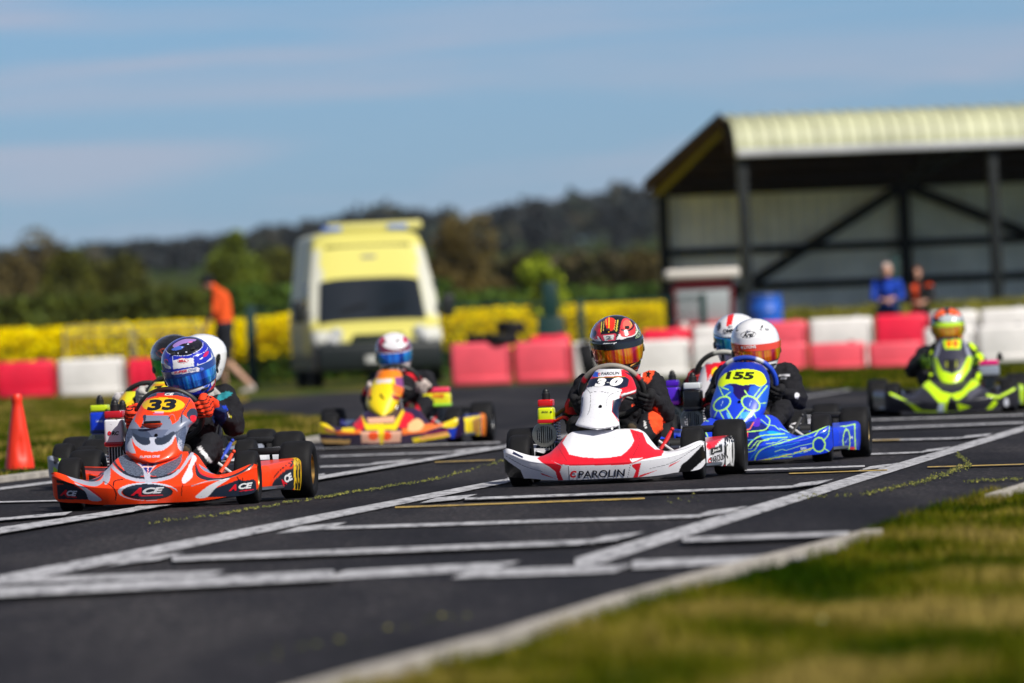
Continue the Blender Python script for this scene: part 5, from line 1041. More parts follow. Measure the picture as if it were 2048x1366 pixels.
kE = dict(pos=(1445, 919), psi=5, zoom=Z155, base=(.62, .60, .62), rim='b0b0b0', accent='c01020', W=.46, res=.6, label='white and red go-kart with a purple airbox, hidden behind the blue one',
    nbase=(.60, .58, .60), nx=.0, npaint=[('P', RED, [(200, 520), (420, 480), (400, 530), (260, 570), (220, 640)]), ('Q', YL, [(260, 560), (300, 540), (290, 600), (255, 610)]), ('P', '3058a0', [(230, 640), (300, 620), (280, 700)]), ('S', RED, 6, [(215, 650), (300, 560), (400, 520)])],
    engine=dict(x=.31, col=['5020c0', '4818b0', 'c040e0'], z0=.315, z1=.457, w=.075, hose='c01820', hose2='c01820', caps=(0,), text=[('NR', -60, 330, 50, 40, 0, (.8, .8, .9), .2, .05)]),
    swcols=[(20, 75, '30302c'), (75, 110, 'a8a8a0')], swz=.47)
BKS = (.010, .010, .013)
for k, nm in ((k33, 'a'), (k30, 'b'), (k155, 'c'), (kY, 'd'), (kG, 'e'), (kB, 'f'), (kC, 'g'), (kE, 'h')): make_kart(k)
kE_eng = None
make_driver(k33, dict(headpx=(378, 733), hy=-.16, hs=1.05, hrot=(6, 12, 6), lean=(-.10, 0), label='driver of the orange kart in a blue helmet with a black crown, orange gloves', suit=(BKS,), glove=((.78, .05, .015), (.02, .01, .01)), hands=10, handrot=-8, hscale=1.15, shz=.47, elb=-.02, elz=.04,
    suitpaint=[('Q', (.02, .22, .26), [(1175, 520), (1215, 490), (1280, 500), (1240, 530), (1190, 550)]), ('Q', (.01, .03, .14), [(1150, 600), (1210, 580), (1240, 640), (1210, 720), (1150, 700)]), ('P', '2040c0', [(1205, 575), (1240, 590), (1250, 615), (1215, 605)]), ('P', (.7, .7, .7), [(1230, 610), (1262, 650), (1255, 660)]), ('P', 'b0b020', [(1255, 645), (1275, 650), (1268, 675)]),
        ('P', (.6, .6, .62), [(1035, 865), (1060, 855), (1150, 970), (1125, 975)])],
    helmet=dict(zoom=ZH33, base=(.008, .022, .42), visor=V_BLUE, stripcol=(.01, .04, .22), vz=(-.088, .004), strip=(-.024, .006), pivot='101014',
        paint=[('Q', '0b0b11', [(290, 370), (320, 290), (450, 195), (600, 135), (760, 130), (870, 190), (890, 280), (800, 362), (650, 424), (480, 434), (360, 412)]), ('Q', '9a78c0', [(390, 262), (480, 195), (620, 150), (790, 160), (720, 208), (560, 236), (430, 300)]), ('Q', '15151c', [(460, 300), (600, 230), (780, 190), (840, 260), (700, 350), (520, 380)]),  # the purple patch is a sheen painted onto the crown
            ('Q', '4868c8', [(370, 330), (440, 290), (520, 270), (580, 290), (520, 330), (410, 350)]), ('E', 'd070b0', 690, 205, 40, 14, -10), ('E', 'c8c8d8', 480, 395, 11, 11), ('E', 'c8c8d8', 622, 376, 11, 11), ('E', 'c0c8f0', 650, 240, 16, 12), ('E', 'c0c8f0', 548, 295, 14, 12),
            ('C', (.7, .72, .85), 7, [(262, 330), (300, 385), (370, 420), (480, 440), (650, 430), (800, 368), (890, 290), (905, 210)]), ('S', (.6, .65, .8), 6, [(385, 440), (398, 660)]), ('S', (.6, .65, .8), 6, [(742, 420), (748, 620)]),
            ('P', (.74, .74, .76), [(392, 515), (740, 470), (746, 620), (402, 668)]), ('E', '303038', 718, 582, 8, 8), ('E', (.6, .1, .1), 558, 525, 96, 48), ('E', (.78, .78, .78), 558, 525, 88, 41),
            ('C', (.7, .72, .85), 7, [(745, 440), (860, 410), (960, 350), (985, 300)]), ('P', (.72, .72, .78), [(810, 560), (830, 590), (950, 550), (1050, 460), (1040, 380), (1075, 450), (1060, 500), (960, 590), (830, 615), (805, 600)]), ('P', (.75, .75, .8), [(840, 490), (900, 460), (905, 480), (850, 510)]), ('E', 'c01858', 955, 410, 28, 66, 38),
            ('Q', (.7, .7, .76), [(232, 560), (260, 640), (350, 665), (345, 620), (300, 600), (250, 530)]), ('E', 'c01858', 275, 535, 36, 46, -30), ('E', '101450', 285, 540, 22, 36, -30),
            ('P', (.72, .72, .74), [(330, 960), (500, 1000), (700, 990), (880, 905), (930, 890), (950, 960), (880, 1010), (740, 1068), (560, 1040), (400, 1010)]), ('Q', '4a70d8', [(900, 900), (960, 875), (1010, 900), (960, 960), (900, 960)]), ('C', (.6, .65, .8), 6, [(880, 1080), (960, 1010), (1010, 930)]),
            ('C', RED, 46, [(1128, 640), (1130, 780), (1100, 920), (1040, 1020), (960, 1110), (850, 1150)]), ('P', (.7, .7, .74), [(1066, 720), (1098, 700), (1104, 880), (1060, 960), (1040, 940)])],
        text=[('BELL', 556, 524, 128, 40, -4, (.62, .03, .04), 0, .05)], strippaint=[('P', (.72, .68, .74), [(368, 722), (400, 700), (820, 632), (850, 655), (836, 700), (420, 766), (372, 750)]), ('E', '5068d0', 885, 660, 32, 24)],
        striptext=[('SUPER', 520, 710, 230, 42, -8, (.55, .05, .10), .25, .05), ('ONE', 726, 676, 150, 38, -8, (.30, .33, .5), .25, .03)])))
make_driver(k30, dict(headpx=(1233, 688), hy=-.17, hrot=(6, 5, 14), lean=(0, 0), label='driver of the white kart in a black, red and yellow flame helmet and black gloves', suit=(BKS,), glove=((.014, .014, .016),), hands=-18, shz=.48, hscale=1.12,
    suitpaint=[('Q', (.72, .07, .02), [(1040, 465), (1075, 455), (1120, 490), (1098, 545), (1078, 580), (1040, 560), (1030, 500)]), ('S', (.7, .7, .72), 7, [(1030, 455), (1028, 540)]), ('Q', (.78, .07, .015), [(1075, 800), (1120, 745), (1150, 790), (1190, 870), (1150, 930), (1110, 920), (1085, 860)]),
        ('P', (.6, .6, .6), [(1040, 838), (1050, 840), (1060, 890), (1050, 895)]), ('Q', '9a1020', [(440, 700), (500, 690), (600, 720), (590, 790), (520, 800), (450, 760)]), ('P', (.7, .06, .02), [(955, 735), (985, 735), (985, 752), (960, 755)])],
    suittext=[('★', 1075, 515, 40, 62, 8, BK)],
    helmet=dict(zoom=ZH30, base='0c0b0e', visor=V_FIRE, vz=(-.084, .022), strip=(-.009, .025), stripcol='0c0c10',
        paint=[('Q', (.40, .02, .03), [(372, 400), (374, 300), (420, 210), (486, 160), (470, 300), (445, 410)]), ('Q', RED, [(445, 300), (480, 250), (490, 340), (450, 390)]), ('Q', '0c0b0e', [(380, 320), (410, 270), (430, 320), (400, 370)]),
            ('S', (.70, .60, .06), 13, [(502, 165), (492, 300)]), ('S', (.70, .45, .10), 9, [(534, 150), (524, 280)]), ('S', (.72, .62, .08), 14, [(722, 140), (700, 285)]), ('S', (.70, .45, .10), 8, [(690, 140), (672, 270)]), ('Q', (.78, .03, .01), [(545, 140), (600, 100), (680, 130), (668, 250), (620, 290), (570, 250)]), ('S', (.85, .5, .02), 16, [(602, 100), (600, 300)]), ('S', (.8, .45, .05), 9, [(560, 130), (566, 200)]),
            ('Q', (.62, .04, .05), [(745, 300), (780, 140), (850, 110), (940, 180), (965, 270), (935, 350), (820, 385), (715, 395), (755, 335)]), ('Q', (.75, .14, .10), [(800, 160), (850, 130), (900, 180), (890, 250), (820, 260), (790, 220)]), ('C', '141218', 22, [(775, 270), (830, 285), (890, 270), (935, 215), (900, 140)]), ('C', (.75, .55, .08), 8, [(880, 150), (910, 190), (890, 240)]),
            ('C', (.74, .70, .72), 14, [(700, 402), (770, 380), (900, 360), (960, 330), (985, 270), (960, 190)]), ('P', (.74, .72, .74), [(700, 405), (742, 315), (775, 362), (860, 372), (800, 398)]), ('P', (.72, .70, .72), [(450, 358), (500, 425), (395, 415), (380, 385)]), ('P', RED, [(385, 385), (440, 360), (450, 400), (400, 410)]),
            ('P', (.5, .03, .06), [(470, 340), (700, 320), (690, 415), (510, 425)]), ('P', (.55, .56, .56), [(522, 348), (672, 336), (660, 402), (545, 420)]), ('F', (.30, .55, .15), lambda X, Y: (X > 965) & (Y < 560) & (Y > 260) & (np.sin(X*.21)*np.sin(Y*.17) > .35)), ('F', (.75, .75, .7), lambda X, Y: (X > 965) & (Y < 560) & (Y > 240) & (np.sin(X*.31+2)*np.sin(Y*.13+1) > .6)),
            ('C', (.85, .60, .02), 26, [(800, 705), (880, 668), (980, 590)]), ('C', (.80, .20, .02), 22, [(850, 735), (940, 680), (1030, 600)]), ('C', (.85, .40, .10), 14, [(900, 760), (985, 705), (1040, 640)]), ('C', (.8, .25, .03), 12, [(1010, 400), (1035, 500), (1030, 620)]), ('C', (.80, .60, .05), 18, [(395, 660), (430, 730), (500, 780)])],
        text=[('2', 598, 376, 74, 44, -4, '60646a', 0, .03)], striptext=[('zamp', 612, 450, 196, 40, -4, (.82, .82, .82), .1, .04)])))
make_driver(k155, dict(headpx=(1511, 690), hy=-.17, hs=1.05, hrot=(4, 3, 17), lean=(-.03, 0), label='driver of the blue kart in a plain white helmet with an orange mirror visor', suit=(BKS,), glove=((.012, .012, .014),), hands=-28, shz=.475, hscale=1.1,
    suitpaint=[('P', (.6, .6, .64), [(790, 600), (860, 590), (885, 600), (880, 615), (800, 612)]), ('P', (.6, .6, .64), [(800, 622), (860, 620), (850, 634), (805, 632)]), ('E', (.62, .62, .66), 938, 765, 20, 24)],
    helmet=dict(base=(.74, .74, .76), visor=V_FIRE, vz=(-.078, .010), strip=(-.019, .013), stripcol=(.70, .045, .01), ventcol='b8b8bc',
        paint=[('Q', '202024', [(645, 235), (655, 205), (668, 205), (662, 222)]), ('E', '303034', 650, 241, 9, 4, 20), ('C', '141418', 8, [(452, 250), (462, 205), (508, 160)]), ('E', '303034', 462, 246, 9, 5, -30)]+[('C', '121214', 4.5, [(548+60*math.cos(a), 278+26*math.sin(a)-.08*60*math.cos(a)) for a in np.linspace(0, 6.3, 24)])],
        text=[('Arai', 548, 278, 92, 38, -4, '0c0c0e', .35, .03)], striptext=[('LYONS', 563, 377, 96, 24, -5, (.80, .78, .78), 0, .03), ('o', 498, 381, 20, 20, 0, (.7, .75, .8), 0, .08)])))
make_driver(kE, dict(headpx=(1474, 678), hy=-.17, hs=1.06, hrot=(6, 3, 15), label='driver in a white helmet with a red stripe, behind the plain white one', suit=(BKS,), glove=((.3, .02, .02),), hands=-8,
    helmet=dict(base=(.74, .74, .76), visor=V_SKY, vz=(-.070, .026), strip=(.020, .027), stripcol='20303c', ventcol='b8b8bc',
        paint=[('P', (.78, .015, .015), [(388, 96), (440, 88), (412, 212), (370, 214)]), ('Q', '0e0e10', [(292, 205), (318, 176), (332, 212), (306, 250)]), ('S', '101012', 4, [(345, 272), (440, 268)])], text=[('OMP', 388, 248, 84, 30, -3, '101012', 0, .04)])))
make_driver(kY, dict(headpx=(788, 705), hy=-.17, hs=1.02, hrot=(4, 2, 0), label='driver of the yellow kart in a white and maroon helmet and black and red suit', suit=(BKS,), glove=((.5, .42, .38),), hands=-8,
    suitpaint=[('Q', RED, [(1030, 520), (1140, 530), (1230, 640), (1190, 660), (1100, 560)]), ('Q', RED, [(1030, 840), (1130, 800), (1180, 930), (1120, 950)]), ('P', RED, [(940, 700), (1000, 700), (1000, 860), (940, 860)]), ('P', RED, [(610, 660), (640, 650), (650, 720), (615, 740)])],
    helmet=dict(base=(.16, .02, .05), visor=V_BLUE, vz=(-.068, .008), strip=(.004, .010), stripcol=(.6, .6, .65), paint=[('E', (.72, .70, .72), 925, 205, 135, 85), ('E', (.5, .05, .1), 800, 200, 30, 40), ('E', (.5, .05, .1), 1030, 190, 28, 36), ('P', (.70, .62, .62), [(730, 390), (850, 405), (1000, 385), (1100, 350), (1090, 440), (1000, 500), (800, 480)])])))
make_driver(kG, dict(headpx=(1895.5, 652), hy=-.17, hs=1.0, hrot=(4, 2, 0), label='driver of the lime kart in a black, orange and lime helmet', suit=(BKS,), glove=((.02, .05, .01), (.3, .6, .02)), hands=-12, elb=.04,
    suitpaint=[('E', LM, 672, 690, 40, 60), ('Q', LM, [(680, 560), (730, 540), (740, 590), (700, 590)]), ('E', LM, 1205, 640, 45, 60), ('Q', LM, [(1110, 480), (1160, 510), (1180, 560), (1130, 540)]), ('E', LM, 1205, 840, 35, 60), ('E', LM, 720, 840, 26, 50)],
    helmet=dict(base='0e0e10', visor=V_AMBER, vz=(-.07, .006), strip=(.004, .016), stripcol=LM, paint=[('E', (.85, .11, .02), 795, 180, 68, 58), ('E', (.85, .11, .02), 965, 170, 68, 58), ('E', (.45, .5, .52), 915, 238, 120, 42), ('P', LM, [(750, 280), (1035, 272), (1045, 410), (1000, 425), (1000, 330), (830, 330), (830, 430), (765, 415)]), ('P', (.8, .15, .02), [(1010, 350), (1060, 345), (1050, 450), (1000, 450)]), ('P', (.8, .15, .02), [(735, 370), (765, 380), (810, 450), (760, 450)])])))
make_driver(kB, dict(headpx=(401, 719), hy=-.15, hs=1.0, hrot=(4, 4, -62), lean=(-.08, 0), label='driver in a large white helmet tucked directly behind the blue helmet', suit=(BKS,), glove=((.42, .40, .38),), hands=14, shz=.49,
    suitpaint=[('Q', (.02, .25, .28), [(1170, 530), (1200, 500), (1250, 488), (1285, 505), (1230, 525), (1190, 545)]), ('P', (.5, .02, .03), [(560, 480), (600, 430), (640, 440), (620, 500)])],
    helmet=dict(base=(.74, .74, .74), visor=V_BLUE, zoom=ZH33, paint=[('Q', '14100c', [(1130, 440), (1185, 405), (1205, 470), (1170, 620), (1120, 650), (1120, 540)]), ('E', '808084', 1205, 675, 9, 10)])))
make_driver(kC, dict(headpx=(350, 721), hy=-.17, hs=1.05, hrot=(5, 4, 26), lean=(-.10, 0), label='driver in a black helmet with a green mirror visor, left behind the blue helmet', suit=((.40, .38, .38),), glove=((.4, .38, .38),), shz=.48,
    suitpaint=[('P', RED, [(700, 440), (740, 420), (830, 400), (850, 440), (760, 460)])],
    helmet=dict(base='121214', visor=V_GREEN, zoom=ZH33, vz=(-.085, .014), strip=(.010, .016), stripcol='101012', paint=[('C', (.70, .08, .03), 9, [(110, 390), (140, 440), (200, 462)]), ('C', (.70, .08, .03), 12, [(215, 320), (180, 350), (225, 400), (260, 360)]), ('C', (.70, .08, .03), 7, [(130, 370), (200, 330), (270, 320)]), ('P', (.72, .72, .72), [(180, 870), (240, 850), (240, 890), (190, 900)])])))
# ------------------------------------------------------------------ trackside things
M_WALL = mat('painted_cladding', attr=True, rough=.55, var=.18, vscale=1.2, bump=.1, bscale=8)
M_STEEL = mat('dark_steel', base=(.007, .010, .011), rough=.6, spec=.25, var=.3, vscale=4)
M_VAN = mat('van_paint', attr=True, rough=.5, coat=.1); M_DARK = mat('dark_timber', base=(.022, .013, .008), rough=.9, spec=.05, var=.3, vscale=3); M_GLASS = mat('dark_glass', base=(.01, .014, .018), rough=.05, spec=.8)
M_POLY = mat('barrier_plastic', attr=True, rough=.45, var=.12, vscale=3, bump=.15, bscale=12, dirt=.25)
# barriers
def barrier(x0, x1, yt, yb, D, col, label, grp='plastic barriers along the far edge', dep=.42, ribs=False):
    a, b, c, d = P(x0, yb, D), P(x1, yb, D), P((x0+x1)/2, yt, D), P((x0+x1)/2, yb, D)
    w = b.x-a.x; h = c.z-d.z; o = empty('plastic_barrier', label, 'barrier', Matrix.Translation(((a.x+b.x)/2, D+dep/2, max(0.0, d.z))), grp)
    m = MB(); m.box((0, 0, h/2), (w-.015, dep, h), col, bev=min(.05, h*.12), seg=3)
    m.box((0, -dep/2+.0, h*.12), (w*.9, .03, h*.16), tuple(x*.95 for x in lin(col)), bev=.01)
    if ribs:
        for k in range(7): m.box((-w*.42+w*.14*k, -dep/2-.005, h*.5), (w*.07, .04, h*.66), col, bev=.015)
    m.build('shell', M_POLY, o)
    f = MB(); f.lathe([(.0, .03), (.04, .03), (.045, 0)], lin('8a1020') if lin(col)[1] < .2 else lin('909090'), n=16, M=Matrix.Translation((w*.25, 0, h)))
    f.build('filler_cap', M_PLAS, o)
    l = MB(); l.tube([(w/2-.03, -dep/2-.01, h*.15), (w/2-.03, -dep/2-.01, h*.85)], .016, tuple(x*.8 for x in lin(col)), n=8); l.build('coupling_pin', M_PLAS, o)
    return o
RD, PK, WH = (.80, .008, .045), (.80, .085, .12), (.74, .71, .68)
barrier(-170, -10, 727, 803, 129, RD, 'red ribbed barrier cut by the left picture edge', ribs=True)
barrier(-6, 112, 722, 796, 129, RD, 'bright red ribbed barrier left of the lone white one', ribs=True)
barrier(117, 250, 717, 793, 129, WH, 'lone white barrier between two red ones behind the cone')
barrier(256, 392, 715, 788, 129, RD, 'red barrier just right of the lone white one, behind the helmets', ribs=True)
barrier(903, 1026, 690, 776, 118, PK, 'faded red barrier at the left end of the long wall'); barrier(1030, 1143, 686, 770, 118, PK, 'faded red barrier second from the left end of the long wall')
for k, (x0, x1, yt, yb, lb) in enumerate([(1147, 1262, 685, 764, 'off-white barrier left of the red flame helmet'), (1265, 1384, 682, 758, 'off-white barrier right of the red flame helmet, lower course'), (1387, 1500, 680, 753, 'off-white barrier behind the two white helmets')]):
    barrier(x0, x1, yt, yb, 118, WH, lb)
barrier(1503, 1618, 688, 746, 119, PK, 'faded red lower barrier right of the plain white helmet'); barrier(1621, 1735, 688, 742, 119, PK, 'faded red lower barrier under the white upper one')
barrier(1739, 1848, 684, 735, 119, PK, 'faded red lower barrier left of the lime green kart'); barrier(1851, 1955, 656, 731, 119, WH, 'tall off-white barrier behind the orange and lime helmet')
barrier(1958, 2070, 652, 727, 119, WH, 'tall off-white barrier at the right picture edge')
for x0, x1, yt, yb, c, lb in [(1062, 1146, 678, 770, RD, 'red barrier peeping over the faded red ones'), (1286, 1384, 657, 750, RD, 'red upper barrier right of the red flame helmet'),
                              (1388, 1522, 652, 750, WH, 'off-white upper barrier hidden by white helmets'), (1526, 1619, 642, 740, PK, 'red upper barrier just right of the plain white helmet'),
                              (1622, 1750, 636, 738, WH, 'off-white upper barrier between two red upper ones'), (1754, 1860, 631, 735, RD, 'red upper barrier in front of the two spectators'),
                              (1864, 1962, 624, 730, WH, 'off-white upper barrier above the orange and lime helmet'), (1965, 2070, 620, 727, WH, 'off-white upper barrier at the right picture edge')]:
    barrier(x0, x1, yt, yb, 121, c, lb, 'upper course of plastic barriers')
# cone
def cone(px, yb, yt, label):
    b = G(px, yb); s = FPX/b.y; h = (yb-yt)/s; o = empty('traffic_cone', label, 'cone', Matrix.Translation(b))
    m = MB(); n = 60; pr = [(.098, .03), (.095, .05), (.088, .09), (.079, .15), (.068, .22), (.058, .29), (.047, .36), (.038, .42), (.034, .455), (.037, .465), (.036, .49), (.028, h), (.02, h-.01)]
    m.lathe(pr, (.82, .030, .004), n=n)
    out = []
    for v in m.v:
        v = Vector(v); a = math.atan2(v.y, v.x); k = math.exp(-(((a+R(80))/.5)**2))*math.exp(-((v.z-.17-.03*math.cos(a*3))/.032)**2)
        v.x *= 1-.2*k; v.y *= 1-.38*k; v += Vector((.003*noise.noise(v*14), .003*noise.noise(v*14+Vector((5, 0, 0))), 0)); out.append(tuple(v))
    m.v = out; m.build('cone_body', M_POLY, o, ang=60)
    f = MB(); f.box((0, 0, .016), (.30, .30, .03), lin('1c1a18'), bev=.01); f.build('base', M_RUB, o)
cone(40, 947, 788, 'orange traffic cone with a dented side standing on the grass verge')
# tyres by the wall
def tyre(px, py, D, z, label, tilt=0, r=.24, w=.16):
    c = P(px, py, D); m = MB(); m.lathe([(r*.55, -w/2), (r*.9, -w/2), (r, -w/3), (r, w/3), (r*.9, w/2), (r*.55, w/2), (r*.5, 0), (r*.55, -w/2)], n=30)
    o = m.build('tyre', M_RUB, None, Matrix.Translation((c.x, D, z)) @ Matrix.Rotation(R(tilt), 4, 'Y') @ Matrix.Rotation(R(0 if not tilt else 0), 4, 'X'), ang=50)
    return props(o, label, 'tyre', 'loose tyres by the barriers')
zt = P(1000, 690, 118.2).z
tyre(1000, 690, 118.2, zt+.08, 'black tyre lying flat on the faded red barrier, right of the pair', 0, .25); tyre(965, 690, 118.5, zt+.08, 'black tyre lying flat at the left of the barrier top', 0, .22)
tyre(1022, 680, 118.4, zt+.235, 'black tyre lying on top of another on the barrier', 4, .2)
c = G(1180, 764); o = tyre(1178, 760, 117.2, .27, 'black tyre standing on edge against the off-white barrier', 80, .27, .22)
# fence
fe = empty('mesh_fence', 'dark green mesh fence behind the barriers and the ambulance', 'fence', Matrix.Translation((P(700, 770, 131).x, 131, 0)))
M_GRN = mat('fence_paint', base=(.002, .030, .026), rough=.5, var=.2, vscale=5)
ox = P(700, 770, 131).x; FP = [(500, 612), (735, 610), (872, 606), (1160, 600), (1405, 590)]
pw = []
for (x, yt) in FP:
    a = P(x, yt, 131); m = MB(); w = .10 if x != 500 else .15; m.box((a.x-ox, 0, a.z/2), (w, .1, a.z), bev=.01); m.box((a.x-ox, 0, a.z+.01), (w+.02, .12, .02), bev=.003); m.build('post', M_GRN, fe); pw.append((a.x-ox, a.z))
for (xa, za), (xb, zb) in zip(pw[:-1], pw[1:]):
    m = MB(); n = int((xb-xa)/.055)
    for k in range(1, n): x = xa+(xb-xa)*k/n; z = (za+(zb-za)*k/n)-.05; m.add([(x-.0035, 0, .04), (x+.0035, 0, .04), (x+.0035, 0, z), (x-.0035, 0, z), (x-.0035, .006, .04), (x+.0035, .006, .04), (x+.0035, .006, z), (x-.0035, .006, z)], [(0, 1, 2, 3), (7, 6, 5, 4), (0, 3, 7, 4), (1, 5, 6, 2)])
    for k in range(8): t = .06+k*.165; m.tube([(xa, .003, t), (xb, .003, min(t, zb))], .004, n=4)
    m.tube([(xa, .0, za-.04), (xb, .0, zb-.04)], .018, n=6); m.build('mesh_panel', M_GRN, fe, smooth=False)
for (x, yt, D, lb) in [(1790, 512, 127, 'dark green fence post left of the spectator in blue'), ]:
    a = P(x, yt, D); m = MB(); m.box((0, 0, a.z/2), (.12, .1, a.z), bev=.01); m.box((0, 0, a.z+.01), (.14, .12, .02)); o = m.build('fence_post', M_GRN, None, Matrix.Translation((a.x, D, 0))); props(o, lb, 'post')
a = P(1098, 565, 130); o = empty('cable_cabinet', 'tall dark green post box with a wider base, under the sapling', 'cabinet', Matrix.Translation((a.x, 129.5, 0)))
m = MB(); m.box((0, 0, a.z*.32), (.40, .3, a.z*.64), bev=.02); m.build('cabinet_body', M_GRN, o); m = MB(); m.box((0, 0, a.z*.82), (.22, .2, a.z*.36), bev=.02); m.build('upper_column', M_GRN, o)
# crowd barrier
M_GALV = mat('galvanised_steel', base=(.26, .28, .27), rough=.55, metal=.4, var=.2, vscale=10)
for (x0, x1, yt, lb) in [(128, 262, 655, 'left galvanised pedestrian barrier in front of the yellow field'), (268, 400, 652, 'right galvanised pedestrian barrier beside the marshal')]:
    D = 134; a, b = P(x0, yt, D), P(x1, yt, D); z = a.z; m = MB(); w = b.x-a.x
    e = empty('pedestrian_barrier', lb, 'barrier', Matrix.Translation(((a.x+b.x)/2, D, 0)), 'pedestrian barriers')
    m.tube([(-w/2, 0, .12), (-w/2, 0, z-.05), (-w/2+.05, 0, z), (w/2-.05, 0, z), (w/2, 0, z-.05), (w/2, 0, .12)], .013, n=8); m.tube([(-w/2, 0, z-.13), (w/2, 0, z-.13)], .012, n=6); m.tube([(-w/2, 0, .2), (w/2, 0, .2)], .012, n=6); m.build('frame', M_GALV, e)
    m = MB()
    for k in range(1, 10): m.tube([(-w/2+w*k/10, 0, .2), (-w/2+w*k/10, 0, z-.13)], .0035, n=5)
    m.build('bars', M_GALV, e); 
    for s in (-1, 1): m = MB(); m.tube([(s*w*.4, -.25, .01), (s*w*.4, 0, .16), (s*w*.4, .25, .01)], .014, n=6); m.build('foot', M_GALV, e)
# grass bank
def bankf(u, v): x = 3.6+16*u; return Vector((x, 135.2+6*v, (.80+.05*noise.noise(Vector((x*2, v*5, 0))))*min(1, u*14)*(1-abs(1-2*v)**3)+.0))
m = MB(); m.grid(bankf, 90, 16); props(m.build('grass_bank', M_GRASS), kind='structure')
bk = [Vector((3.9, 135.3, 0)), Vector((19, 135.3, 0)), Vector((19, 138.8, 0)), Vector((3.9, 138.8, 0))]
o = blades('bank_grass', bk, 26000, .14, .05, 'rough yellow green grass along the top of the bank under the shed', [(.14, .14, .02), (.22, .20, .04), (.10, .11, .02)])
me = o.data; co = np.empty(len(me.vertices)*3); me.vertices.foreach_get('co', co); co = co.reshape(-1, 3); v_ = np.clip((co[:, 1]-135.2)/6, 0, 1); co[:, 2] += .80*(1-np.abs(1-2*v_)**3)-.01; me.vertices.foreach_set('co', co.ravel())
# ------------------------------------------------------------------ open shed
DS = 155.0; c0 = P(1497, 640, DS); zE = P(1492, 303, DS).z; zR = P(1477, 228, DS).z; yaw = R(12)
sh = empty('open_shed', 'open-fronted steel shed with a pale curved roof and dark posts on the right', 'building', Matrix.Translation((c0.x, DS, .0)) @ Matrix.Rotation(yaw, 4, 'Z'))
LX, DP = 16.0, 7.0; zB = 3.32
m = MB(); prof = [(-.12, zE-.02), (-.16, zE+.02)]+[(-.16+.62*(1-math.cos(a))*1.0, zE+.02+(zR-zE-.08)*math.sin(a)) for a in np.linspace(0, 1.35, 9)][1:]+[(.9, zR+.0), (DP+.15, zB+.06)]
def roof(u, v):
    k = v*(len(prof)-1); i = min(int(k), len(prof)-2); t = k-i; y = prof[i][0]*(1-t)+prof[i+1][0]*t; z = prof[i][1]*(1-t)+prof[i+1][1]*t
    x = -.14+LX*u; r = .045*(1 if (x*3.6) % 1 < .22 else 0); return Vector((x, y-r*.6*(1 if v < .75 else 0), z+r*.7))
m.grid(roof, 900, len(prof), (.42, .43, .27)); m.build('roof', M_WALL, sh, solid=.01, ang=30)
m = MB(); m.grid(lambda u, v: Vector((-.155+(LX-.05)*u, .25+(DP-.2)*v, (zR-.07)-(zR-zB-.06+.0)*max(0, (.25+(DP-.2)*v-.9)/(DP-.75))-.02)), 30, 20, (.030, .024, .016)); m.build('roof_dark_sheet', M_DARK, sh)  # dark sheet added below the roof to darken its bounce-lit underside
m = MB(); m.box((LX/2-.14, -.2, zE-.03), (LX, .14, .14), (.45, .46, .48), bev=.03); m.build('gutter', M_WALL, sh)
m = MB()
def wallf(u, v): x = LX*u; r = .02*(1 if (x*4) % 1 < .5 else 0); return Vector((x, DP-r, (zB+.05)*v))
m.grid(wallf, 500, 2, (.84, .84, .76)); m.build('back_wall', M_WALL, sh, ang=20)
for z in (.62, 1.36, 2.06): m = MB(); m.box((LX/2, DP-.09, z), (LX, .08, .15)); m.build('wall_rail', M_STEEL, sh)
for k, x in enumerate((0.0, 4.70, 9.4, 14.1)):
    m = MB(); m.box((x, 0, zE/2), (.17, .2, zE), bev=.01); m.build('post', M_STEEL, sh)
    m = MB(); m.tube([(x, .0, zE-.1), (x, .9, zR-.14), (x, DP-.1, zB-.12)], .10, n=4); m.build('rafter', M_STEEL, sh)
for x in (0.06, 4.78, 9.45, 14.1): m = MB(); m.box((x, DP-.2, zB/2), (.2, .16, zB), bev=.01); m.build('rear_post', M_STEEL, sh)
for a, b in [((1.3, DP-.3, 1.2), (4.78, DP-.3, zB-.15)), ((4.78, DP-.3, zB-.15), (9.4, DP-.3, 1.2)), ((4.78, DP-.3, zB-.1), (5.5, .3, zR-.25))]:
    m = MB(); m.tube([a, b], .095, n=4); m.build('brace', M_STEEL, sh)
m = MB(); m.box((LX/2, DP-.22, zB-.06), (LX, .16, .26)); m.build('eaves_beam', M_STEEL, sh)
for k in range(6): y = .6+k*1.15; z = zR-.12-(zR-zB)*max(0, (y-.9)/(DP-.9)); m = MB(); m.box((LX/2, y, z-.06), (LX, .06, .12), lin('2a2216') if k % 2 else lin('38200f')); m.build('purlin', M_DARK, sh)
m = MB(); m.tube([(-.12, .9, zR-.16), (-.12, DP, zB-.12)], .07, lin('2c1810'), n=4); m.build('gable_rafter', M_DARK, sh)
m = MB(); q0, q1, q2 = Vector((-.17, -.05, zE+.05)), Vector((-.17, .75, zR+.06)), Vector((-.17, DP+.18, zB+.13))
for a, b in ((q0, q1), (q1, q2)):
    h = Vector((0, 0, .20)); w = Vector((-.03, 0, 0)); m.add([a-h, b-h, b, a, a-h+w, b-h+w, b+w, a+w], [(0, 1, 2, 3), (7, 6, 5, 4), (0, 4, 5, 1), (3, 2, 6, 7), (0, 3, 7, 4), (1, 5, 6, 2)], lin('241a10'))
m.build('barge_board', M_DARK, sh)
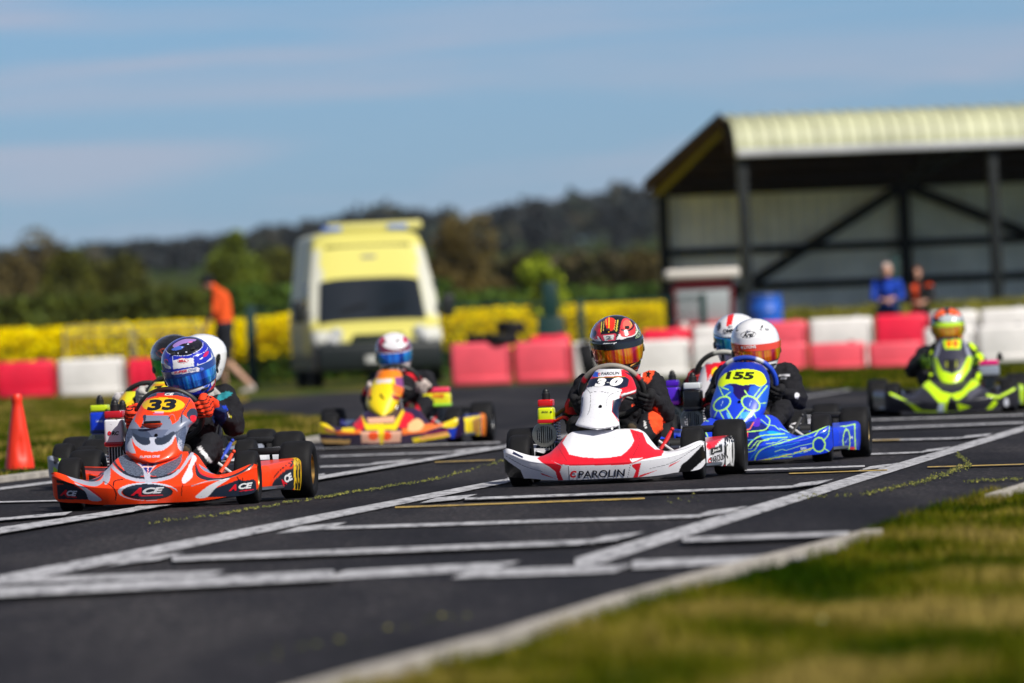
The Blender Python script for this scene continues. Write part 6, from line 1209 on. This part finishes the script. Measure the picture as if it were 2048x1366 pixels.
# ------------------------------------------------------------------ buggy and bin
a, b = P(1336, 650, 132), P(1482, 650, 132); w = b.x-a.x; zt = P(1405, 537, 132).z
bg_ = empty('utility_buggy', 'red utility buggy with a white canopy roof parked under the shed end', 'vehicle', Matrix.Translation(((a.x+b.x)/2, 132.6, 0)))
m = MB(); m.box((0, 0, zt-.08), (w*1.02, 1.5, .16), (.62, .58, .52), bev=.05, seg=3); m.build('canopy_roof', M_VAN, bg_)
m = MB(); m.box((0, 0, .46), (w*.82, 1.6, .44), (.5, .02, .03), bev=.08, seg=3); m.box((0, -.35, .70), (w*.8, .9, .10), (.5, .02, .03), bev=.04); m.build('body', M_VAN, bg_)
m = MB(); m.box((0, -.55, zt-.24), (w*.80, .1, .16), (.45, .02, .03), bev=.02); m.build('canopy_banner', M_VAN, bg_)
m = MB(); m.box((0, -.6, (zt-.33+.76)/2), (w*.74, .03, zt-.33-.76), (.30, .33, .34), bev=.005); m.build('windscreen', M_VAN, bg_)
m = MB(); m.box((0, .3, .88), (w*.5, .14, .4), (.45, .38, .3), bev=.04); m.build('seat', M_VAN, bg_)
for sx in (-1, 1):
    for sy in (-1, 1): m = MB(); m.tube([(sx*w*.39, sy*.62, .8), (sx*w*.39, sy*.6, zt-.1)], .03, lin('6a1418'), n=8); m.build('roof_post', M_VAN, bg_)
    for sy in (-1, 1):
        m = MB(); m.lathe([(.1, -.1), (.26, -.1), (.29, -.05), (.29, .05), (.26, .1), (.1, .1)], n=28, M=Matrix.Translation((sx*w*.36, sy*.55, .29)) @ Matrix.Rotation(R(90), 4, 'Y')); m.build('wheel', M_RUB, bg_)
    m = MB(); m.ball((sx*w*.28, -.8, .68), (.07, .03, .07), (.8, .8, .75)); m.build('headlight', M_VAN, bg_)
a = P(1533, 640, 133); zt = P(1533, 590, 133).z
o = empty('plastic_drum', 'blue plastic drum beside the front corner post of the shed', 'drum', Matrix.Translation((a.x, 133.5, .0)))
m = MB(); m.lathe([(.01, 0), (.24, 0), (.26, .03), (.27, .4), (.285, .42), (.27, .44), (.27, .85), (.285, .87), (.27, .89), (.26, zt-.02), (.24, zt), (.01, zt)], (.01, .10, .50), n=36); m.build('drum_body', M_POLY, o)
m = MB(); m.lathe([(.27, zt-.03), (.28, zt-.01), (.27, zt+.01), (.25, zt+.01)], (.01, .08, .4), n=36); m.build('rim_band', M_POLY, o)
# ------------------------------------------------------------------ ambulance
DV = 128.0; base = P(757, 770, DV); Wv = 1.98
va = empty('ambulance', 'tall yellow ambulance van facing the track with dark windscreen and dark bumper', 'ambulance', Matrix.Translation((base.x+.03, DV, 0)) @ Matrix.Rotation(R(5.0), 4, 'Z'))
HV = P(740, 452, DV).z
sec = [(0.0, .30, .72, .93, .88), (.05, .27, .80, .97, .92), (.30, .27, .92, .99, .92), (.66, .27, 1.0, 1.0, .90), (1.12, .27, 1.64, 1.0, .86), (1.30, .27, 1.86, 1.0, .82), (1.60, .27, HV-.16, 1.0, .80),
       (1.95, .27, HV-.05, 1.0, .80), (2.6, .27, HV-.02, 1.0, .82), (5.4, .27, HV-.02, 1.0, .82), (5.55, .30, HV-.12, .98, .80)]
secx = np.linspace(0, 5.55, 90)
def body(u, v):
    y = 5.55*u; z0, z1, wb, wt = [np.interp(y, [s[0] for s in sec], [s[k] for s in sec]) for k in (1, 2, 3, 4)]
    a = v*4
    hw = Wv/2
    if v < .35: t = v/.35; z = z0+(z1-.18-z0)*t; x = hw*(wb+(wt-wb)*max(0, (z-1.05)/(2.4-1.05))**1.1)
    elif v <= .65:
        t = (v-.35)/.3; zz = z1-.18; x0 = hw*(wb+(wt-wb)*max(0, (zz-1.05)/1.35)**1.1); an = t*math.pi
        x = math.copysign(abs(math.cos(an))**.55, math.cos(an))*x0; z = zz+.18*abs(math.sin(an))**.7; return Vector((x, y, z))
    else: t = (1-v)/.35; z = z0+(z1-.18-z0)*t; x = -hw*(wb+(wt-wb)*max(0, (z-1.05)/(2.4-1.05))**1.1)
    return Vector((x, y, z))
m = MB(); m.grid(body, 90, 80, (.55, .50, .16)); n0 = len(m.v)
m.grid(lambda u, v: body(0, .5+(v-.5)*1.0)*1.0*u+Vector((0, -.02*math.sin(math.pi*u)*0, .6))*(1-u), 10, 80, (.55, .50, .16))
C = []
for (x, y, z) in m.v:
    c = (.60, .55, .13)
    if y > 2.0 and abs(x) > .6 and z > .5: c = (.36, .37, .36) if (int(y*1.6)+(z > 1.3)) % 2 else (.55, .56, .30)
    if .7 < y < 1.5 and abs(x) > .74 and z > .95: c = (.50, .50, .42)
    if y < .5 and .5 < z < .86 and abs(x) > .55: c = (.56, .56, .50)
    if z < .50: c = (.02, .03, .03)
    if y < .35 and z < .66: c = (.015, .022, .024)
    C.append(c)
m.c = C; m.build('body', M_VAN, va, ang=40)
m = MB()
def ws(u, v):
    X = 2*u-1; y = .60+.51*v; zz = .93+.69*v; return Vector(((.82-.07*v)*X-.03, y-.035+.02*X*X, zz+.015-.05*X**4))
m.grid(ws, 24, 10); m.build('windscreen', M_GLASS, va, solid=.01)
m = MB(); m.tube([(-.5, .68, 1.14), (-.1, .74, 1.24)], .012, n=6); m.tube([(.1, .68, 1.14), (.5, .74, 1.24)], .012, n=6); m.build('wiper', M_RUB, va)
for s in (-1, 1):
    m = MB(); m.box((s*.68, .02, .70), (.17, .12, .40), (.42, .43, .42), bev=.05, seg=3, rot=Matrix.Rotation(R(-s*30), 3, 'Y')); m.ball((s*.70, -.03, .70), (.08, .05, .07), (.5, .5, .5)); m.build('headlight', M_PLAS, va)
    m = MB(); m.box((s*1.12, .75, 1.16), (.2, .12, .34), lin('101414'), bev=.05, seg=3); m.tube([(s*.95, .80, 1.10), (s*1.12, .75, 1.12)], .03, lin('101414'), n=8); m.build('wing_mirror', M_PLAS, va)
    m = MB(); m.box((s*.965, 1.35, 1.36), (.03, .6, .42), bev=.004); m.build('side_window', M_GLASS, va)
    for y in (.85, 4.3):
        m = MB(); m.lathe([(.0, -.1), (.2, -.1), (.22, -.11), (.33, -.11), (.35, -.06), (.35, .08), (.2, .08)], n=36, M=Matrix.Translation((s*.88, y, .35)) @ Matrix.Rotation(R(-s*90), 4, 'Y')); m.build('wheel', M_RUB, va)
m = MB(); m.box((0, -.02, .43), (1.90, .2, .42), lin('0a1414'), bev=.07, seg=3); m.build('bumper', M_PLAS, va)
m = MB(); 
for k in range(4): m.box((0, -.02+.01*k, .60+.055*k), (.9-.05*k, .06, .035), lin('20282a'), bev=.008)
m.build('grille', M_PLAS, va)
m = MB(); m.box((0, 1.56, HV-.29), (1.28, .12, .06), lin('1a1c12'), bev=.01); m.build('lettering_panel', M_PLAS, va)
m = MB(); m.box((0, -.125, .40), (.42, .01, .10), (.62, .62, .58), bev=.003); m.build('number_plate', M_PLAS, va)
for s_ in (-1, 1): m = MB(); m.box((s_*.36, .20, .80), (.30, .02, .05), (.05, .22, .06), rot=Matrix.Rotation(R(s_*22), 3, 'Y')); m.build('chevron', M_VAN, va)
m = MB(); m.box((.16, 2.2, HV+.02), (1.45, .35, .13), (.60, .56, .18), bev=.04); m.build('roof_light_bar', M_VAN, va)
for s in (-1, 1): m = MB(); m.box((s*.5, 2.02, HV+.0), (.3, .05, .07), (.1, .2, .6), bev=.01); m.build('beacon', M_VAN, va)
m = MB(); m.box((0, 1.40, HV-.47), (.22, .1, .10), (.25, .25, .25)) ; m.build('crest', M_VAN, va)
# ------------------------------------------------------------------ people at the trackside
def standing(name, px, py, D, H, rot, pose, cols, label, base=0.0, hair=None, cap=None):
    c = P(px, py, D); M = Matrix.Translation((c.x, D, base)) @ Matrix.Rotation(R(rot), 4, 'Z') @ Matrix.Scale(H/1.75, 4)
    q = MB(); J = pose
    capsule(q, J['pel'], J['chest'], .135, .15, 16); capsule(q, J['chest'], J['neck'], .11, .06, 14); capsule(q, J['neck'], J['head'], .055, .06, 12)
    hd = Vector(J['head']); q.ball(hd+Vector((0, .005, .03)), (.078, .096, .115), n=18, m=12); f = Vector(J.get('face', (0, 1, 0)))
    q.ball(hd+f*.095+Vector((0, 0, .02)), (.014, .02, .022), n=8, m=6); q.ball(hd+f*.07+Vector((0, 0, -.05)), (.04, .035, .03), n=10, m=6)
    sd_ = Vector((f.y, -f.x, 0))
    for s in (-1, 1): q.ball(hd+sd_*s*.08+Vector((0, 0, .02)), (.014, .02, .03), n=8, m=6)
    for k in ('L', 'R'):
        sh_, el, wr = [Vector(J[n_+k]) for n_ in ('sh', 'el', 'wr')]; capsule(q, J['chest'], sh_, .10, .065, 12); capsule(q, sh_, el, .06, .045, 12); capsule(q, el, wr, .043, .03, 12)
        d = (wr-el).normalized(); pm = wr+d*.05; capsule(q, wr, pm, .028, .034, 10); sd2 = d.cross(Vector((0, 0, 1)) if abs(d.z) < .9 else Vector((0, 1, 0))).normalized()
        for i in range(4): p0 = pm+d*.02+sd2*(i-1.5)*.02; capsule(q, p0, p0+d*.03+Vector((0, 0, -.006)), .0105, .010, 8); capsule(q, p0+d*.03+Vector((0, 0, -.006)), p0+d*(.045+.008*(i % 2))+Vector((0, .0, -.028)), .010, .0085, 8)
        capsule(q, wr+d*.02+sd2*.03, pm+sd2*.052+d*.015, .012, .010, 8)
        hp, kn, an = [Vector(J[n_+k]) for n_ in ('hp', 'kn', 'an')]; tw = J.get('thigh', (.095, .06)); capsule(q, hp, kn, tw[0], tw[1], 14); capsule(q, kn, an, .058, .038, 12)
        td = Vector(J.get('toe', (0, 1, 0))); capsule(q, an+Vector((0, 0, -.03)), an+td*.15+Vector((0, 0, -.06)), .04, .032, 10)
    V, NN, F = merge_body(q, .012, 3); V = wrinkle(V, NN, .004, 9, px); mb = MB(); mb.add(V, F, [cols(Vector(v)) for v in V])
    o = mb.build(name, M_SUIT, None, M, ang=80); props(o, label, 'person')
    h = MB()
    if cap: h.ball(hd+Vector((0, 0, .06)), (.09, .105, .09), lin(cap), n=18, m=10); h.box(hd+f*.13+Vector((0, 0, .055)), (.12, .1, .012), lin(cap), bev=.004, rot=Matrix.Rotation(math.atan2(-f.x, f.y), 3, 'Z')); h.build('cap', M_SUIT, o)
    if hair: h.ball(hd-f*.015+Vector((0, 0, .065)), (.086, .1, .095), lin(hair), n=20, m=12); h.ball(hd-f*.04+Vector((0, 0, .0)), (.08, .075, .1), lin(hair), n=16, m=10); h.build('hair', M_SUIT, o)
    return o
SKN = (.50, .27, .19)
walk = dict(thigh=(.125, .10), pel=(0, 0, .99), chest=(-.05, .0, 1.36), neck=(-.12, 0, 1.52), head=(-.21, 0, 1.58), face=(-1, 0, 0), toe=(-1, 0, 0),
            shL=(-.07, -.19, 1.47), elL=(-.13, -.25, 1.20), wrL=(-.24, -.19, 1.02), shR=(-.07, .19, 1.47), elR=(.0, .25, 1.20), wrR=(-.10, .25, .98),
            hpL=(0, -.1, .95), knL=(-.0, -.11, .50), anL=(.36, -.11, .12), hpR=(0, .1, .95), knR=(-.08, .1, .50), anR=(-.02, .1, .10))
def c1(v):
    if v.z > 1.46 and v.x < -.17: return SKN
    if abs(v.y) > .17 and .85 < v.z < 1.12 and v.x < -.13: return SKN
    if v.z > 1.05: return (.75, .09, .015) if v.x > -.15 else (.02, .02, .024)
    if v.z > .50: return (.012, .013, .018)
    if v.z > .16: return (.52, .31, .22)
    return (.45, .40, .36)
standing('person', 455, 795, 118, 1.73, 0, walk, c1, 'marshal in an orange top, black shorts and dark cap walking away to the left', cap='15171c')
lean1 = dict(pel=(0, 0, .93), chest=(0, .14, 1.24), neck=(0, .22, 1.42), head=(0, .30, 1.52), shL=(-.19, .17, 1.34), elL=(-.24, .28, 1.10), wrL=(-.06, .42, 1.08), shR=(.19, .17, 1.34), elR=(.24, .28, 1.10), wrR=(.06, .42, 1.06),
             hpL=(-.1, 0, .9), knL=(-.1, .03, .5), anL=(-.11, 0, .1), hpR=(.1, 0, .9), knR=(.1, .03, .5), anR=(.11, 0, .1))
def c2(v):
    if v.z > 1.43 and v.y > .19: return SKN
    if v.y > .40: return SKN
    if v.z > .95: return (.01, .05, .38) if v.z < 1.5 else SKN
    return (.015, .018, .03)
standing('person', 1780, 740, 124.5, 1.56, 180, lean1, c2, 'grey haired spectator in a blue jacket leaning on the barrier', hair='b8a8a0')
def c3(v):
    if v.z > 1.45 and v.y > .2: return SKN
    if v.y > .40: return SKN
    if v.z > .95: return (.62, .06, .012) if (.02 < v.x < .12 and v.z < 1.42) or v.z > 1.36 and v.x < -.1 else (.018, .014, .014)
    return (.015, .015, .02)
l2 = dict(lean1); l2['chest'] = (.02, .06, 1.26); l2['neck'] = (.02, .10, 1.45); l2['head'] = (.02, .14, 1.56)
standing('person', 1845, 740, 124.8, 1.46, 178, l2, c3, 'brown haired spectator in a black jacket with an orange panel', hair='3a2418')

# ------------------------------------------------------------------ air
m = MB(); m.box((0, 2500, 49), (15000, 5400, 100))
hz = bpy.data.materials.new('haze'); hz.use_nodes = True; t = hz.node_tree; t.nodes.clear()
vo = N(t, 'ShaderNodeVolumePrincipled'); vo.inputs['Color'].default_value = (.80, .88, 1.0, 1); vo.inputs['Density'].default_value = .00004
ou = N(t, 'ShaderNodeOutputMaterial'); LK(t, vo.outputs[0], ou.inputs['Volume'])
props(m.build('haze', hz, smooth=False), 'thin bluish air over the distant fields and woods', 'haze', kind='stuff')
